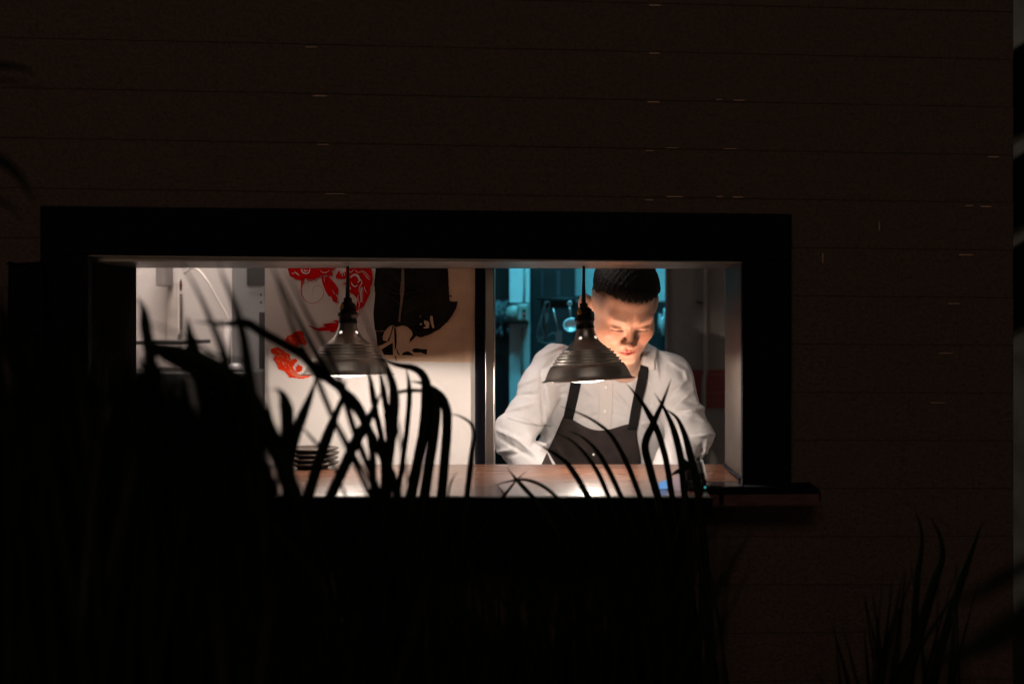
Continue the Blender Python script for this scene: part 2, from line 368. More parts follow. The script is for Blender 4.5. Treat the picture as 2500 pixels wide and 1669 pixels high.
# ------------------------------------------------------------------ pendant heat lamps
def lamp(u, v, Y, roll, pitch, label, power):
    c = P(u, v, Y)
    t = thing('heat_lamp', label, 'lamp', c, 'pendant heat lamps over the serving counter')
    M = Matrix.Rotation(roll, 3, 'Y') @ Matrix.Rotation(pitch, 3, 'X')
    s = Y / F
    out = [(.0, 127), (21.5, 127), (22.5, 120), (24, 112), (28, 102), (34, 93), (42, 85), (50, 78.5), (53, 76)]
    r, z = 55, 74.5
    for k in range(5):
        out += [(r + 3.4, z), (r + 5.8, z - 2.0), (r + 3.8, z - 4.6), (r + 2.0, z - 5.8)]; r += 7.2 - k*.75; z -= 7.3
    out += [(90, 37), (94, 30), (98.5, 21), (102.5, 12), (105, 6), (108.5, 2.6), (114, 1.2), (115, -.4), (113, -1.4)]
    out = [(a * s, b_ * s) for a, b_ in out]
    b = B(); b.lathe(out, c, M, 72); b.obj('shade', M_chrome, t, True)
    inn = [(113*s, -1.4*s), (108*s, .6*s), (101*s, 8*s), (90*s, 30*s), (76*s, 48*s), (50*s, 74*s), (24*s, 96*s), (.001, 98*s)]
    b = B(); b.lathe(inn, c, M, 72); b.obj('inner_reflector', M_white_in, t, True)
    b = B(); b.lathe([(.0005, -6*s), (22*s, -5.4*s), (42*s, -3.0*s), (54*s, 3*s), (59*s, 12*s), (57*s, 24*s), (40*s, 45*s), (24*s, 62*s), (20*s, 92*s)], c, M, 48)
    b.obj('bulb', M_bulb, t, True)
    l = bpy.data.lights.new('glow', 'POINT'); l.energy = power; l.color = (1, .87, .76); l.shadow_soft_size = .011
    lo = bpy.data.objects.new('glow', l); lo.location = M @ Vector((0, 0, -14*s)); lo.parent = t; COL.objects.link(lo)
    b = B(); b.lathe([(0.0005, 186), (10, 186), (12, 182), (12, 176), (10.5, 175), (19, 171), (20, 165), (20, 152), (24, 150), (24, 143), (21.5, 141), (21.5, 129), (23, 128.5), (23, 126)] and
            [(a*s, z*s) for a, z in [(.5, 188), (9, 188), (10.5, 184), (10.5, 178), (14, 176), (19, 171), (20, 163), (20, 153), (24.5, 151), (24.5, 143), (21.5, 141), (21.5, 132), (23, 130), (23, 126)]], c, M, 40)
    b.obj('socket', M_plastic, t, True)
    d = M @ Vector((-12*s, -17.6*s, 166*s))
    b = B(); b.lathe([(.0004, 3.2*s), (4*s, 2.6*s), (6*s, .8*s), (7*s, -.5*s)], c + d, Matrix.Rotation(R(90), 3, 'X') @ Matrix.Rotation(R(-35), 3, 'Y'), 20); b.obj('switch_cap', M_brass, t, True)
    top = c + M @ Vector((0, 0, 186*s))
    b = B(); b.tube([top, top + Vector((0, 0, .02)), top + Vector((0, 0, .05)), top + Vector((.0005, 0, .3)), (top.x, top.y, 2.69)], [.0055, .0048, .0032, .0026, .0026], 10); b.obj('cord', M_plastic, t, True)
    b = B(); b.lathe([(.05, 0), (.05, -.012), (.03, -.03), (.004, -.035)], (top.x, top.y, 2.70), None, 24); b.obj('ceiling_rose', M_plastic, t, True)
    for a in (-118, -30, 60, 150):
        q = c + M @ Vector((28*s*math.cos(R(a)), 28*s*math.sin(R(a)), 103*s))
        MM = M @ Matrix.Rotation(R(a), 3, 'Z') @ Matrix.Rotation(R(40), 3, 'Y').inverted()
        V = []
        b = B(); b.lathe([(.0002, .6*s), (3.6*s, .3*s), (4.6*s, -1.0*s)], q, M @ Matrix.Rotation(R(a), 3, 'Z') @ Matrix.Rotation(R(58), 3, 'Y'), 16); b.obj('vent_glow_disc', M_vent_glow, t, True)  # glowing discs stand for lamp light leaking through vent holes
    return t
lamp(1436, 927, 3.20, R(-3.4), R(-1.5), 'dark ribbed metal heat lamp hanging in front of the chef\'s chest', 9.5)
lamp(849, 914, 3.20, R(-.3), R(-2.0), 'dark ribbed metal heat lamp hanging in front of the red print, left of the chef', 4.5)

# ------------------------------------------------------------------ prints on the partition
def crop(x, y, ou, ov, s, Y): return P(ou + x * s, ov + y * s, Y)
def mapper(ou, ov, s):
    return lambda pts, Y: [crop(x, y, ou, ov, s, Y) for x, y in pts]
K = mapper(640, 640, .2041)
Yp = PYW - .0025
def strip(b, pts, ws, Y, k, mp):
    """a flat painted line of varying width"""
    n = 22; C = spline([(p[0], p[1]) for p in pts], n)
    ws = [w_ * (1.7 if mp is K and Y < Yp - .0001 else 1) for w_ in ws]
    L = []; Rr = []
    for i, c in enumerate(C):
        t = C[min(i+1, n)] - C[max(i-1, 0)]; t = t / (np.linalg.norm(t) + 1e-9); nn = np.array([-t[1], t[0]])
        f = i / n * (len(ws) - 1); q = min(int(f), len(ws) - 2); w = ws[q] + (ws[q+1] - ws[q]) * (f - q)
        L.append(c + nn * w / 2); Rr.append(c - nn * w / 2)
    V = mp(L, Y) + mp(Rr, Y); m = len(C)
    V2 = [v + Vector((0, .0008, 0)) for v in V]
    Fc = [(i, i+1, m+i+1, m+i) for i in range(m-1)]
    b.add(V, Fc, k)
pr = thing('wall_print', 'large bright red print on the white wall behind the left lamp', 'wall print', (P(790, 0, Yp).x, Yp, P(0, 920, Yp).z))
reds = [
 [(300,20),(304,75),(330,160),(400,205),(470,215),(520,195),(600,205),(680,180),(700,160),(760,150),(838,165),(845,130),(820,110),(875,75),(870,20)],
 [(705,160),(720,250),(760,350),(800,410),(822,405),(850,470),(915,490),(900,430),(880,380),(912,385),(912,320),(870,250),(820,200),(790,165),(750,180)],
 [(880,190),(880,160),(925,92),(930,145),(1000,110),(1000,40),(1290,40),(1318,130),(1325,200),(1310,270),(1290,300),(1290,370),(1260,440),(1210,540),(1112,608),(1130,500),(1140,440),(1095,390),(1060,370),(1030,350),(1045,320),(1060,330),(1010,260),(950,270),(1000,240),(1012,195),(950,205)],
 [(540,750),(600,768),(660,790),(700,780),(760,775),(725,740),(800,728),(900,725),(840,700),(920,688),(925,740),(880,820),(850,838),(815,835),(812,815),(680,825),(600,790)]]
b = B()
for q in reds: b.poly(K(q, Yp), .0015)
strip(b, [(482,195),(470,290),(472,380),(520,460),(590,492),(660,478),(712,430),(738,365),(722,310),(680,280),(632,285),(605,320),(608,370)], [22,13,9,7,6,6,5,4,3], Yp, 0, K)
for q in ([(540,195),(550,230),(546,268)], [(570,205),(600,235),(628,248)], [(600,200),(640,205),(668,212)], [(500,200),(495,240),(480,300)]): strip(b, q, [16, 8, 1], Yp, 0, K)
for i in range(7): strip(b, [(1108+i*10,628-i*3),(1115+i*6,670-i*5),(1106+i*3,716-i*12)], [5,4,1], Yp, 0, K)
b.obj('red_figure', M_red, pr)
b = B(); Yq = Yp - .0006
for q, w in (([(470,78),(480,115),(520,135),(560,120),(572,78)], [10,9,9,6]), ([(500,90),(520,108),(545,92)], [9,8,3]), ([(385,110),(410,130),(445,160)], [2,9,4]), ([(355,130),(375,135),(395,128)], [5,5,2]), ([(690,90),(720,120),(790,110),(810,85)], [3,6,6,2]),
             ([(1055,185),(1080,160),(1120,150),(1150,175),(1160,225),(1140,245)], [8,14,16,12,4]), ([(1065,235),(1080,270),(1110,290),(1150,270)], [3,8,7,2]), ([(1170,195),(1192,240),(1165,300),(1160,360)], [4,7,6,3]), ([(1195,300),(1180,360),(1185,430),(1180,480)], [10,12,10,4]),
             ([(1215,130),(1245,170),(1285,215)], [2,6,2]), ([(1220,290),(1235,340),(1262,375)], [4,5,1]), ([(1110,90),(1140,120),(1200,115),(1230,150)], [3,5,5,1]), ([(1170,90),(1210,105),(1260,150),(1300,210)], [2,4,4,1]), ([(1150,390),(1145,450),(1165,500),(1150,560)], [3,6,5,2]), ([(1210,520),(1170,560),(1130,590)], [1,4,2]),
             ([(1030,290),(1050,305),(1060,325)], [12,12,3]), ([(1025,95),(1060,120),(1100,80)], [3,5,2]), ([(840,330),(860,370),(885,395)], [2,5,1]), ([(735,180),(745,215),(742,240)], [2,4,1]), ([(895,440),(900,465),(905,480)], [2,4,1]), ([(950,110),(960,150),(955,180)], [2,7,2]), ([(975,120),(985,140),(980,165)], [2,6,2])):
    strip(b, q, w, Yq, 0, K)
for i in range(9):
    strip(b, [(1165+((i*7)%3)*3, 318+i*20), (1190, 312+i*20), (1213, 322+i*20)], [2, 5, 1], Yq - .0002, 0, K)
b.obj('cut_lines', M_print_gap, pr)
pr2 = thing('wall_print', 'small orange red feathered print low on the white wall, left of the left lamp', 'wall print', (P(700, 0, Yp).x, Yp, P(0, 930, Yp).z))
b = B()
def ragged(pts, amp, n=5, seed=3):
    rnd = random.Random(seed); out = []
    for i in range(len(pts)):
        a, c = np.array(pts[i], float), np.array(pts[(i+1) % len(pts)], float); d = c - a; L = np.linalg.norm(d); k = max(1, int(L / 18)); nn = np.array([-d[1], d[0]]) / (L + 1e-9)
        for q in range(k): out.append(tuple(a + d * q / k + nn * rnd.uniform(-amp, amp) * (q % 2 * 2 - 1)))
    return out
b.poly(K(ragged([(95,1050),(120,1030),(190,1015),(250,1050),(335,1105),(330,1150),(350,1180),(365,1160),(400,1150),(430,1180),(390,1210),(370,1250),(380,1285),(410,1300),(400,1260),(430,1220),(480,1250),(480,1290),(440,1315),(400,1318),(440,1340),(560,1345),(578,1370),(480,1395),(400,1385),(330,1380),(280,1310),(200,1280),(180,1220),(130,1160),(160,1110),(112,1088)], 4), Yp), .0015)
b.poly(K(ragged([(270,950),(300,880),(345,862),(400,830),(440,815),(490,830),(500,900),(530,950),(520,1000),(480,985),(440,960),(410,1020),(340,990)], 4, seed=5), Yp), .0015)
b.poly(K(ragged([(500,1090),(530,1100),(555,1150),(530,1140)], 2, seed=8), Yp), .0015)
b.poly(K([(660,1350),(700,1340),(722,1352),(700,1368),(670,1378)], Yp), .0015)
b.obj('feather_figure', M_orange, pr2)
b = B(); rnd = random.Random(11)
for i in range(30):
    x, y = rnd.uniform(150, 330), rnd.uniform(1050, 1290)
    if (x - 150) * .9 + 1010 > y + 60 or y > 1130 + (x - 100) * .85: continue
    strip(b, [(x, y), (x + 14, y + 8), (x + 24, y + 26)], [1, 3.5, 1], Yq, 0, K)
for i in range(16):
    x, y = rnd.uniform(300, 500), rnd.uniform(870, 960); strip(b, [(x, y), (x + 9, y + 10), (x + 6, y + 26)], [1, 4, 1], Yq, 0, K)
for i in range(5): strip(b, [(300+i*14, 1300-i*4), (400+i*14, 1366-i*6), (540, 1372-i*5)], [1, 3, 1], Yq, 0, K)
b.obj('cut_lines', mat('pale_orange_gap', (.62, .30, .20), .7), pr2)

L = mapper(900, 640, .1658)
po = thing('leaf_poster', 'torn kraft paper poster printed with a large black leaf, taped to the white wall', 'poster', (P(1040, 0, Yp).x, Yp, P(0, 884, Yp).z))
b = B(); Yl = Yp + .0006
b.poly(L(ragged([(120,-60),(90,320),(100,450),(82,760),(100,1000),(125,1240),(200,1360),(280,1440),(420,1458),(800,1462),(1200,1470),(1532,1475),(1548,1250),(1560,1180),(1556,900),(1572,420),(1570,-60)], 4), Yl), .0012); b.obj('paper', M_paper, po)
b = B(); Y2 = Yl - .0008
b.poly(L(ragged([(115,-60),(80,330),(95,450),(70,760),(90,1000),(120,1012),(200,1010),(245,1012),(290,960),(345,925),(380,940),(430,955),(470,940),(530,935),(580,960),(620,995),(648,1045),(640,1085),(610,1125),(600,1170),(588,1195),(640,1150),(700,1085),(740,1102),(790,1102),(900,1062),(1050,982),(1120,915),(1180,855),(1240,765),(1290,680),(1305,620),(1312,576),(1250,580),(1190,566),(1188,500),(1232,515),(1220,490),(1184,480),(1178,300),(1165,90),(1160,-60)], 3), Y2), .0006)
b.poly(L([(350,930),(365,950),(330,1080),(300,1162),(275,1158),(310,1090),(335,1010)], Y2), .0006)
b.poly(L([(375,950),(395,948),(412,1080),(412,1180),(400,1275),(385,1275),(378,1120)], Y2), .0006)
b.poly(L([(404,1275),(414,1272),(440,1330),(465,1366),(445,1366),(425,1340)], Y2), .0006)
b.poly(L([(480,1366),(510,1330),(560,1309),(600,1318),(635,1345),(672,1372)], Y2), .0006)
b.poly(L([(640,1290),(660,1270),(700,1263),(760,1275),(862,1278),(855,1362),(820,1350),(770,1328),(680,1330),(650,1315)], Y2), .0006)
b.poly(L([(185,1285),(290,1220),(355,1185),(360,1366),(300,1366),(230,1363)], Y2), .0006)
b.poly(L([(105,1015),(235,1018),(205,1100),(215,1150),(290,1165),(200,1215),(130,1235)], Y2), .0006)
b.poly(L([(385,1380),(400,1378),(412,1430),(405,1458),(396,1430)], Y2), .0006)
b.obj('leaf_print', M_ink, po)
b = B(); Y3 = Y2 - .0006
b.poly(L([(488,-60),(520,-60),(526,400),(505,560),(475,760),(465,880),(438,868),(455,700),(470,540),(462,430),(480,260)], Y3), .0004, 0)
for q in ([(815,855),(880,870),(895,900),(885,968),(808,975),(812,955),(850,950),(820,900)], [(905,840),(905,800),(925,785),(942,800),(948,850),(966,968),(940,968),(915,890)], [(750,915),(770,892),(790,915),(765,925)], [(755,785),(765,790),(770,815),(762,812)]):
    b.poly(L(q, Y3), .0004, 1)
strip(b, [(1010,945),(1070,890),(1120,810),(1150,690),(1165,600)], [5,4,4,3,2], Y3, 2, L)
strip(b, [(1110,370),(1135,345),(1160,310)], [7,8,2], Y3, 2, L)
for q in ([(480,430),(380,380),(290,280)], [(470,470),(360,450),(250,400)], [(520,620),(600,560),(720,500)], [(500,760),(620,700),(740,640)], [(520,470),(700,430),(900,330)], [(440,600),(330,520),(230,480)], [(110,1025),(170,1040),(215,1030)], [(480,300),(400,240),(330,150)]): strip(b, q, [7,5,2], Y3, 2, L)
b.obj('vein_marks', [M_rib, M_paper, M_inkgrey], po)

# ------------------------------------------------------------------ left end of the kitchen
YB = 4.28
b = B(); b.box((P(566, 0, 4.05).x, 4.05, .03), (P(648, 0, 4.05).x - .001, 4.29, 2.3)); fr_ = bevel(b.obj('steel_cabinet', mat('grey_cabinet_steel', (.20, .20, .20), .5, .3, bump=.05, var=.2, vscale=5), label='tall grey cabinet side standing left of the red print', cat='cabinet'), .003)
off = fr_.location
b = B(); b.box((P(602, 0, 4.04).x, 4.043, P(0, 696, 4.04).z), (P(646, 0, 4.04).x, 4.048, P(0, 600, 4.04).z)); o = b.obj('dark_panel', M_darkeq, fr_); o.location = -Vector((0, 0, 0))
b = B(); b.box((P(632, 0, 4.04).x, 4.043, P(0, 900, 4.04).z), (P(646, 0, 4.04).x, 4.048, P(0, 762, 4.04).z)); b.obj('dark_panel', M_darkeq, fr_)
for vv in (719, 738):
    b = B(); b.lathe([(.0002, .002), (.0022, .0015), (.003, 0)], P(637, vv, 4.047), Matrix.Rotation(R(90), 3, 'X'), 12); b.obj('screw', M_black, fr_)
b = B(); b.box((P(410, 0, YB).x, YB - .006, P(0, 850, YB).z), (P(436, 0, YB).x, YB + .01, P(0, 690, YB).z)); b.obj('wall_strip', mat('cream_strip', (.50, .45, .41), .6, var=.2, vscale=14), label='cream vertical strip with stains on the far left kitchen wall', cat='strip')
b = B(); b.box((P(437, 0, YB).x, YB - .012, P(0, 815, YB).z), (P(440.5, 0, YB).x, YB + .01, P(0, 680, YB).z), 0)
for i in range(14): b.box((P(441, 0, YB).x, YB - .008, P(0, 722 + i * 6.2, YB).z), (P(444, 0, YB).x, YB + .01, P(0, 719 + i * 6.2, YB).z), 1)
b.obj('ruled_rail', [M_hose, M_inkgrey], label='thin white rail with dark tick marks on the far left kitchen wall', cat='rail')
t = thing('hanging_lighter', 'small black gadget with a red dot hanging on the far left wall', 'gadget', P(441, 710, YB - .03))
b = B(); b.lathe([(.0004, 0), (.0030, .002), (.0035, .012), (.0045, .018), (.0035, .026), (.0015, .034), (.0003, .035)], P(441.5, 710, YB - .03), None, 14); b.obj('body', M_plastic, t, True)
b = B(); b.lathe([(.0004, 0), (.0026, .001), (.0028, .005), (.0004, .007)], P(443.5, 696, YB - .034), None, 10); b.obj('button', M_redbtn, t, True)
b = B(); b.box((P(385, 0, 4.2).x, 4.18, P(0, 698, 4.2).z), (P(407, 0, 4.2).x, 4.27, P(0, 600, 4.2).z)); bevel(b.obj('duct', mat('duct_grey', (.20, .18, .17), .6, var=.1), label='short grey duct end coming down at the far left of the kitchen', cat='duct'), .002)
b = B(); b.tube([Vector(p) for p in spline([P(450, 668, 4.24), P(462, 656, 4.24), P(482, 658, 4.22), P(503, 681, 4.2), P(530, 728, 4.2), P(556, 775, 4.2), P(566, 806, 4.2), P(578, 850, 4.2), P(580, 930, 4.2)], 40)], .0035); b.obj('hose', M_hose, None, True, label='pale thin hose curving down the wall left of the grey cabinet', cat='hose')
b = B(); b.box((P(350, 0, 4.0).x, 3.9, P(0, 840, 4.0).z), (P(470, 0, 4.0).x, 4.2, P(0, 831, 4.0).z)); b.obj('wall_shelf', M_darkeq, label='thin dark shelf across the white far left wall', cat='shelf')
b = B(); b.tube([P(556, 782, 4.17), P(555, 860, 4.17), P(556, 940, 4.17)], .010, 12); b.obj('pipe', M_wall, None, True, label='white vertical pipe just left of the grey cabinet', cat='pipe')
b = B(); b.box((P(300, 0, 3.9).x, 3.75, .03), (P(640, 0, 3.9).x, 4.2, P(0, 905, 3.9).z)); bevel(b.obj('back_bench', M_darkeq, label='dark bench along the far left kitchen wall behind the plants', cat='bench'), .004)
b = B(); b.lathe([(.001, .022), (.010, .021), (.022, .014), (.024, .004), (.024, 0), (.001, 0)], P(575, 905, 3.85), None, 32); b.obj('pot_lid', M_tooldark, None, True, label='dull metal bowl upturned on the dark back bench', cat='bowl')
# jar on the counter at the far left
t = thing('jar', 'dark glass jar with bright metal bands on the counter behind the dense leaves', 'jar', (P(448, 0, 3.2).x, 3.2, CTR))
cz = Vector((P(442, 0, 3.2).x, 3.2, CTR))
b = B(); b.lathe([(.001, 0), (.04, 0), (.045, .01), (.045, .05), (.034, .07), (.034, .085)], cz, None, 40); b.obj('body', M_jar, t, True)
b = B(); b.lathe([(.0365, .085), (.0375, .088), (.0365, .091), (.0365, .098), (.0378, .101), (.0365, .104), (.0365, .112), (.001, .114)], cz, None, 40); b.obj('lid', M_tool, t, True)
# stack of brown plates on the counter under the left lamp
for i in range(4):
    c = Vector((P(762, 0, 3.30).x + random.uniform(-.002, .002), 3.30, CTR + i * .011))
    b = B(); b.lathe([(.001, 0), (.034, 0), (.038, .004), (.058, .010), (.061, .013), (.0605, .0145), (.056, .0125), (.036, .007), (.001, .006)], c, None, 40)
    b.obj('plate', M_plate, None, True, label=['brown plate at the bottom of the stack on the counter under the left lamp', 'brown plate second from the bottom of the stack on the counter', 'brown plate just under the topmost one of the counter stack', 'topmost brown plate of the stack on the counter under the left lamp'][i], cat='plate', group='plates stacked on the serving counter')

# ------------------------------------------------------------------ right part: pipe, sign, and counter things
b = B(); b.tube([P(1722, 610, 4.22), P(1722, 700, 4.22), P(1722.5, 905, 4.22), P(1718, 930, 4.22), P(1718, 1300, 4.22)], .007, 10); b.obj('pipe', M_dwall, None, True, label='thin upright pipe on the grey wall crossing the red sign', cat='pipe')
b = B(); b.tube([P(1722.5, 610, 4.236), P(1723, 905, 4.236)], .006, 8); b.tube([P(1700, 737, 4.236), P(1722, 741, 4.236)], .003, 6); b.obj('cable', M_darkeq, None, True, label='dark cable running down beside the pipe on the grey wall', cat='cable')
t = thing('safety_sign', 'dark red safety sign with faint lettering on the grey wall right of the chef', 'sign', P(1730, 993, 4.24))
b = B(); b.box((P(1690, 0, 4.243).x, 4.240, P(0, 995, 4.243).z), (P(1782, 0, 4.243).x, 4.246, P(0, 903, 4.243).z)); b.obj('board', M_sign, t)
def text(s, u, v, Y, h, m, parent, name='lettering', wpx=None):
    c = bpy.data.curves.new(name, 'FONT'); c.body = s; c.size = h * Y / F * 1.38; c.extrude = .0003; c.align_x = 'LEFT'
    tmp = bpy.data.objects.new(name, c); COL.objects.link(tmp)
    dg = bpy.context.evaluated_depsgraph_get(); me = bpy.data.meshes.new_from_object(tmp.evaluated_get(dg)); bpy.data.objects.remove(tmp)
    xs = [vv.co.x for vv in me.vertices]; w = max(xs) - min(xs); k = (wpx * Y / F / w) if wpx else 1
    me.transform(Matrix.Translation(P(u, v, Y)) @ Matrix.Rotation(R(90), 4, 'X') @ Matrix.Diagonal((k, 1, 1, 1)))
    me.transform(Matrix.Translation(-Vector(parent.location))); me.materials.clear(); me.materials.append(m)
    return link(bpy.data.objects.new(name, me), parent)
text('WARNING', 1728, 916.5, 4.2385, 6.5, M_signtext, t, wpx=42)
text('ATTENTION', 1723, 962.5, 4.2385, 7, M_signtext, t, wpx=52)
b = B(); rnd = random.Random(4)
for vv in (926, 931, 936, 943, 970, 975.5, 981, 986.5):
    u = 1723
    while u < 1766:
        w = rnd.uniform(2, 5); b.box((P(u, 0, 4.2385).x, 4.2385, P(0, vv + 1.6, 4.2385).z), (P(u + w, 0, 4.2385).x, 4.2395, P(0, vv, 4.2385).z)); u += w + 1.6
b.obj('small_print', mat('fainter_sign_text', (.16, .05, .045), .7), t)

t = thing('ticket_printer', 'black ticket printer with a cyan light on the right end of the counter', 'printer', P(1700, 1200, 2.9))
def cbox(u0, u1, v1, Y0, Y1, h, m, name, parent, bw=.003):
    z = CTR; b = B(); b.box((P(u0, 0, Y0).x, Y0, z), (P(u1, 0, Y0).x, Y1, z + h)); return bevel(b.obj(name, m, parent), bw)
b = B()
b.add([P(1684, 0, 2.86) * 1, P(1684, 0, 2.86)], [])
b = B(); X0, X1 = P(1676, 0, 2.86).x, P(1724, 0, 2.86).x
prof = [(2.86, 0), (2.86, .022), (2.88, .034), (2.93, .050), (2.97, .050), (2.985, .03), (2.985, 0)]
V = [(X0, y, CTR + z) for y, z in prof] + [(X1, y, CTR + z) for y, z in prof]; n = len(prof)
b.add(V, [tuple(range(n)), tuple(range(2*n-1, n-1, -1))] + [(i, (i+1) % n, (i+1) % n + n, i + n) for i in range(n)]); bevel(b.obj('body', M_plastic, t), .004)
b = B(); b.lathe([(.0004, .002), (.0018, .0012), (.0026, 0)], P(1721.5, 1189, 2.857), Matrix.Rotation(R(90), 3, 'X'), 12); b.obj('indicator', M_cyanled, t)
t = thing('order_tablet', 'small propped tablet with a blue glowing corner and lilac cover, behind the tall leaves', 'tablet', P(1640, 1213, 2.85))
b = B(); b.poly([P(1596, 1211, 2.83), P(1612, 1188, 2.9), P(1628, 1182, 2.9), P(1664, 1150, 2.95), P(1676, 1150, 2.95), P(1678, 1211, 2.83)], .004); b.obj('cover', M_slip, t)
b = B(); b.poly([P(1606, 1186, 2.885), P(1610, 1177, 2.885), P(1628, 1171, 2.885), P(1630, 1196, 2.885), P(1612, 1197, 2.885)], .002); b.obj('screen', M_blueled, t)

# ------------------------------------------------------------------ back room seen behind the chef
YR = 4.9
b = B(); b.box((P(1244, 0, YR).x, YR, .03), (P(1292, 0, YR).x, YR + .12, 2.69)); o = b.obj('pillar', M_teal, label='pale pillar lit cyan in the back room, left of the chef', cat='pillar')
b = B(); b.tube([P(1281, 600, YR - .006), P(1281.5, 700, YR - .006), P(1279, 742, YR - .006)], .004, 8); b.tube([P(1277, 800, YR - .006), P(1275, 960, YR - .006)], .004, 8); b.obj('conduit', M_box, o, True)
t = thing('switch_box', 'grey green switch box with a green and a red button on the pale pillar', 'switch box', P(1272, 790, YR - .05))
b = B(); b.box((P(1262, 0, YR-.06).x, YR - .07, P(0, 786, YR).z), (P(1291, 0, YR-.06).x, YR - .001, P(0, 742, YR).z)); bevel(b.obj('housing', M_box, t), .008)
b = B(); b.lathe([(.002, .045), (.026, .045), (.030, .03), (.030, 0)], P(1256, 766, YR - .001), Matrix.Rotation(R(90), 3, 'X'), 28); b.obj('rotary_cover', M_box, t, True)
for vv, m in ((756, M_green), (768, M_redbtn)):
    b = B(); b.lathe([(.0005, .006), (.005, .005), (.006, 0)], P(1280, vv, YR - .07), Matrix.Rotation(R(90), 3, 'X'), 16); b.obj('button', m, t, True)
b = B(); b.box((P(1238, 0, YR).x, YR - .03, P(0, 790, YR).z), (P(1292, 0, YR).x, YR - .0, P(0, 786, YR).z)); b.obj('bracket', M_darkeq, label='dark bracket just below the switch box on the pillar', cat='bracket')
b = B(); b.box((P(1240, 0, YR).x, YR - .03, P(0, 742, YR).z), (P(1292, 0, YR).x, YR - .002, P(0, 739, YR).z)); b.obj('bracket', M_darkeq, label='dark bracket just above the switch box on the pillar', cat='bracket')
# rack left of the pillar
t = thing('utensil_rack', 'dark rack crowded with hanging utensils between the steel post and the pillar', 'rack', P(1225, 1100, YR))
b = B(); b.box((P(1196, 0, 5.1).x, 5.1, .03), (P(1246, 0, 5.1).x, 5.3, 2.4)); b.obj('frame', M_darkeq, t)
for i in range(11):
    u = 1208 + i * 3.2; v0 = 735 + random.uniform(-6, 8); v1 = v0 + random.uniform(25, 75)
    b = B(); b.tube([P(u, v0, 5.05), P(u + random.uniform(-1, 1), v1, 5.05)], .0022, 6); b.lathe([(.0006, -.012), (.006, -.006), (.006, .006), (.0006, .012)], P(u, v1, 5.05), None, 8); b.obj('utensil', M_tooldark, t, True)
# dark extraction hood between pillar and pale wall
t = thing('cooking_hood', 'big dark cooking hood in the back room behind the hanging utensils', 'hood', P(1350, 800, 5.4))
b = B(); b.box((P(1293, 0, 5.4).x, 5.4, P(0, 1300, 5.4).z), (P(1405, 0, 5.4).x, 6.0, 2.3)); bevel(b.obj('body', M_darkeq, t), .01)
b = B(); b.box((P(1322, 0, 5.38).x, 5.372, P(0, 733, 5.38).z), (P(1438, 0, 5.38).x, 5.398, P(0, 722, 5.38).z)); b.obj('rail', M_darkeq, t)
for u in (1322, 1360, 1364, 1403):
    b = B(); b.box((P(u, 0, 5.385).x, 5.387, P(0, 722, 5.385).z), (P(u + 2.4, 0, 5.385).x, 5.3985, P(0, 660, 5.385).z)); b.obj('seam', mat('edge_steel', (.12, .12, .13), .4, .6), t)
b = B(); b.box((P(1404, 0, 5.6).x, 5.6, .03), (P(1650, 0, 5.6).x, 5.7, P(0, 735, 5.6).z)); b.obj('dark_counter', M_darkeq, label='dark equipment block in the back room behind the chef', cat='equipment')
b = B(); b.box((P(1404, 0, 5.75).x, 5.75, P(0, 760, 5.75).z), (P(1700, 0, 5.75).x, 5.85, 2.69)); b.obj('pale_panel', M_teal, label='pale tiled panel glowing cyan behind the chef\'s head', cat='panel')
b = B(); b.box((P(1585, 0, 5.2).x, 5.2, .03), (P(1640, 0, 5.2).x, 5.4, P(0, 760, 5.2).z)); b.obj('appliance', M_darkeq, label='dark appliance in the blue gap right of the chef\'s face', cat='appliance')
for i, (u, v0, v1) in enumerate(((1611, 772, 812), (1617, 780, 820), (1622, 765, 800))):
    b = B(); b.lathe([(.0006, 0), (.006, 0), (.006, .05), (.003, .06), (.003, .07), (.0006, .07)], P(u, v1, 5.15), None, 14); b.obj('bottle', M_tool, None, True, label=['bottle nearest the chef\'s cheek in the blue gap', 'middle bottle in the blue gap right of the chef\'s face', 'bottle beside the corner trim in the blue gap'][i], cat='bottle', group='bottles in the blue gap')
# hanging tools
YT = 4.55
s = YT / F
t = thing('whisk', 'wire whisk hanging upside down left of the ladle', 'whisk', P(1332, 740, YT))
b = B()
for k, (wx, wy) in enumerate(((1, 0), (.72, .7), (.3, 1))):
    for sg in (-1, 1):
        q = [P(1334, 736, YT), P(1328 - 1 * wx, 758, YT), P(1318 - 4*wx + (sg > 0) * 8 * wx, 795, YT), P(1312 + (sg > 0) * 16 * wx, 822, YT), P(1322 + sg*2, 833, YT)]
        q = [p + Vector((0, wy * .012 * sg, 0)) for p in q]
        b.tube([Vector(p) for p in spline(q, 20)], .0009, 6)
b.obj('wires', M_tooldark, t, True)
b = B(); b.tube([Vector(p) for p in spline([P(1338, 758, YT), P(1342, 748, YT), P(1341, 738, YT), P(1335, 735.5, YT), P(1329, 740, YT), P(1326, 755, YT), P(1311, 812, YT), P(1310, 826, YT)], 30)], .0012, 6); b.obj('loop', M_tooldark, t, True)
t = thing('skimmer', 'wire skimmer with a meshed handle hanging beside the whisk', 'skimmer', P(1334, 756, YT))
b = B(); b.tube([P(1334.5, 750, YT + .02), P(1333, 822, YT + .02)], [.0058, .0052], 10); b.obj('handle', M_tooldark, t, True)
b = B(); b.tube([Vector(p) for p in spline([P(1312, 832, YT + .02), P(1320, 824, YT + .02), P(1336, 822, YT + .02), P(1350, 812, YT + .02), P(1357, 818, YT + .02), P(1358, 830, YT + .02), P(1340, 838, YT + .02), P(1312, 832, YT + .02)], 30)], .0016, 6); b.obj('basket', M_tooldark, t, True)
t = thing('spatula', 'bright straight handled spatula hanging between whisk and ladle', 'spatula', P(1350, 750, YT))
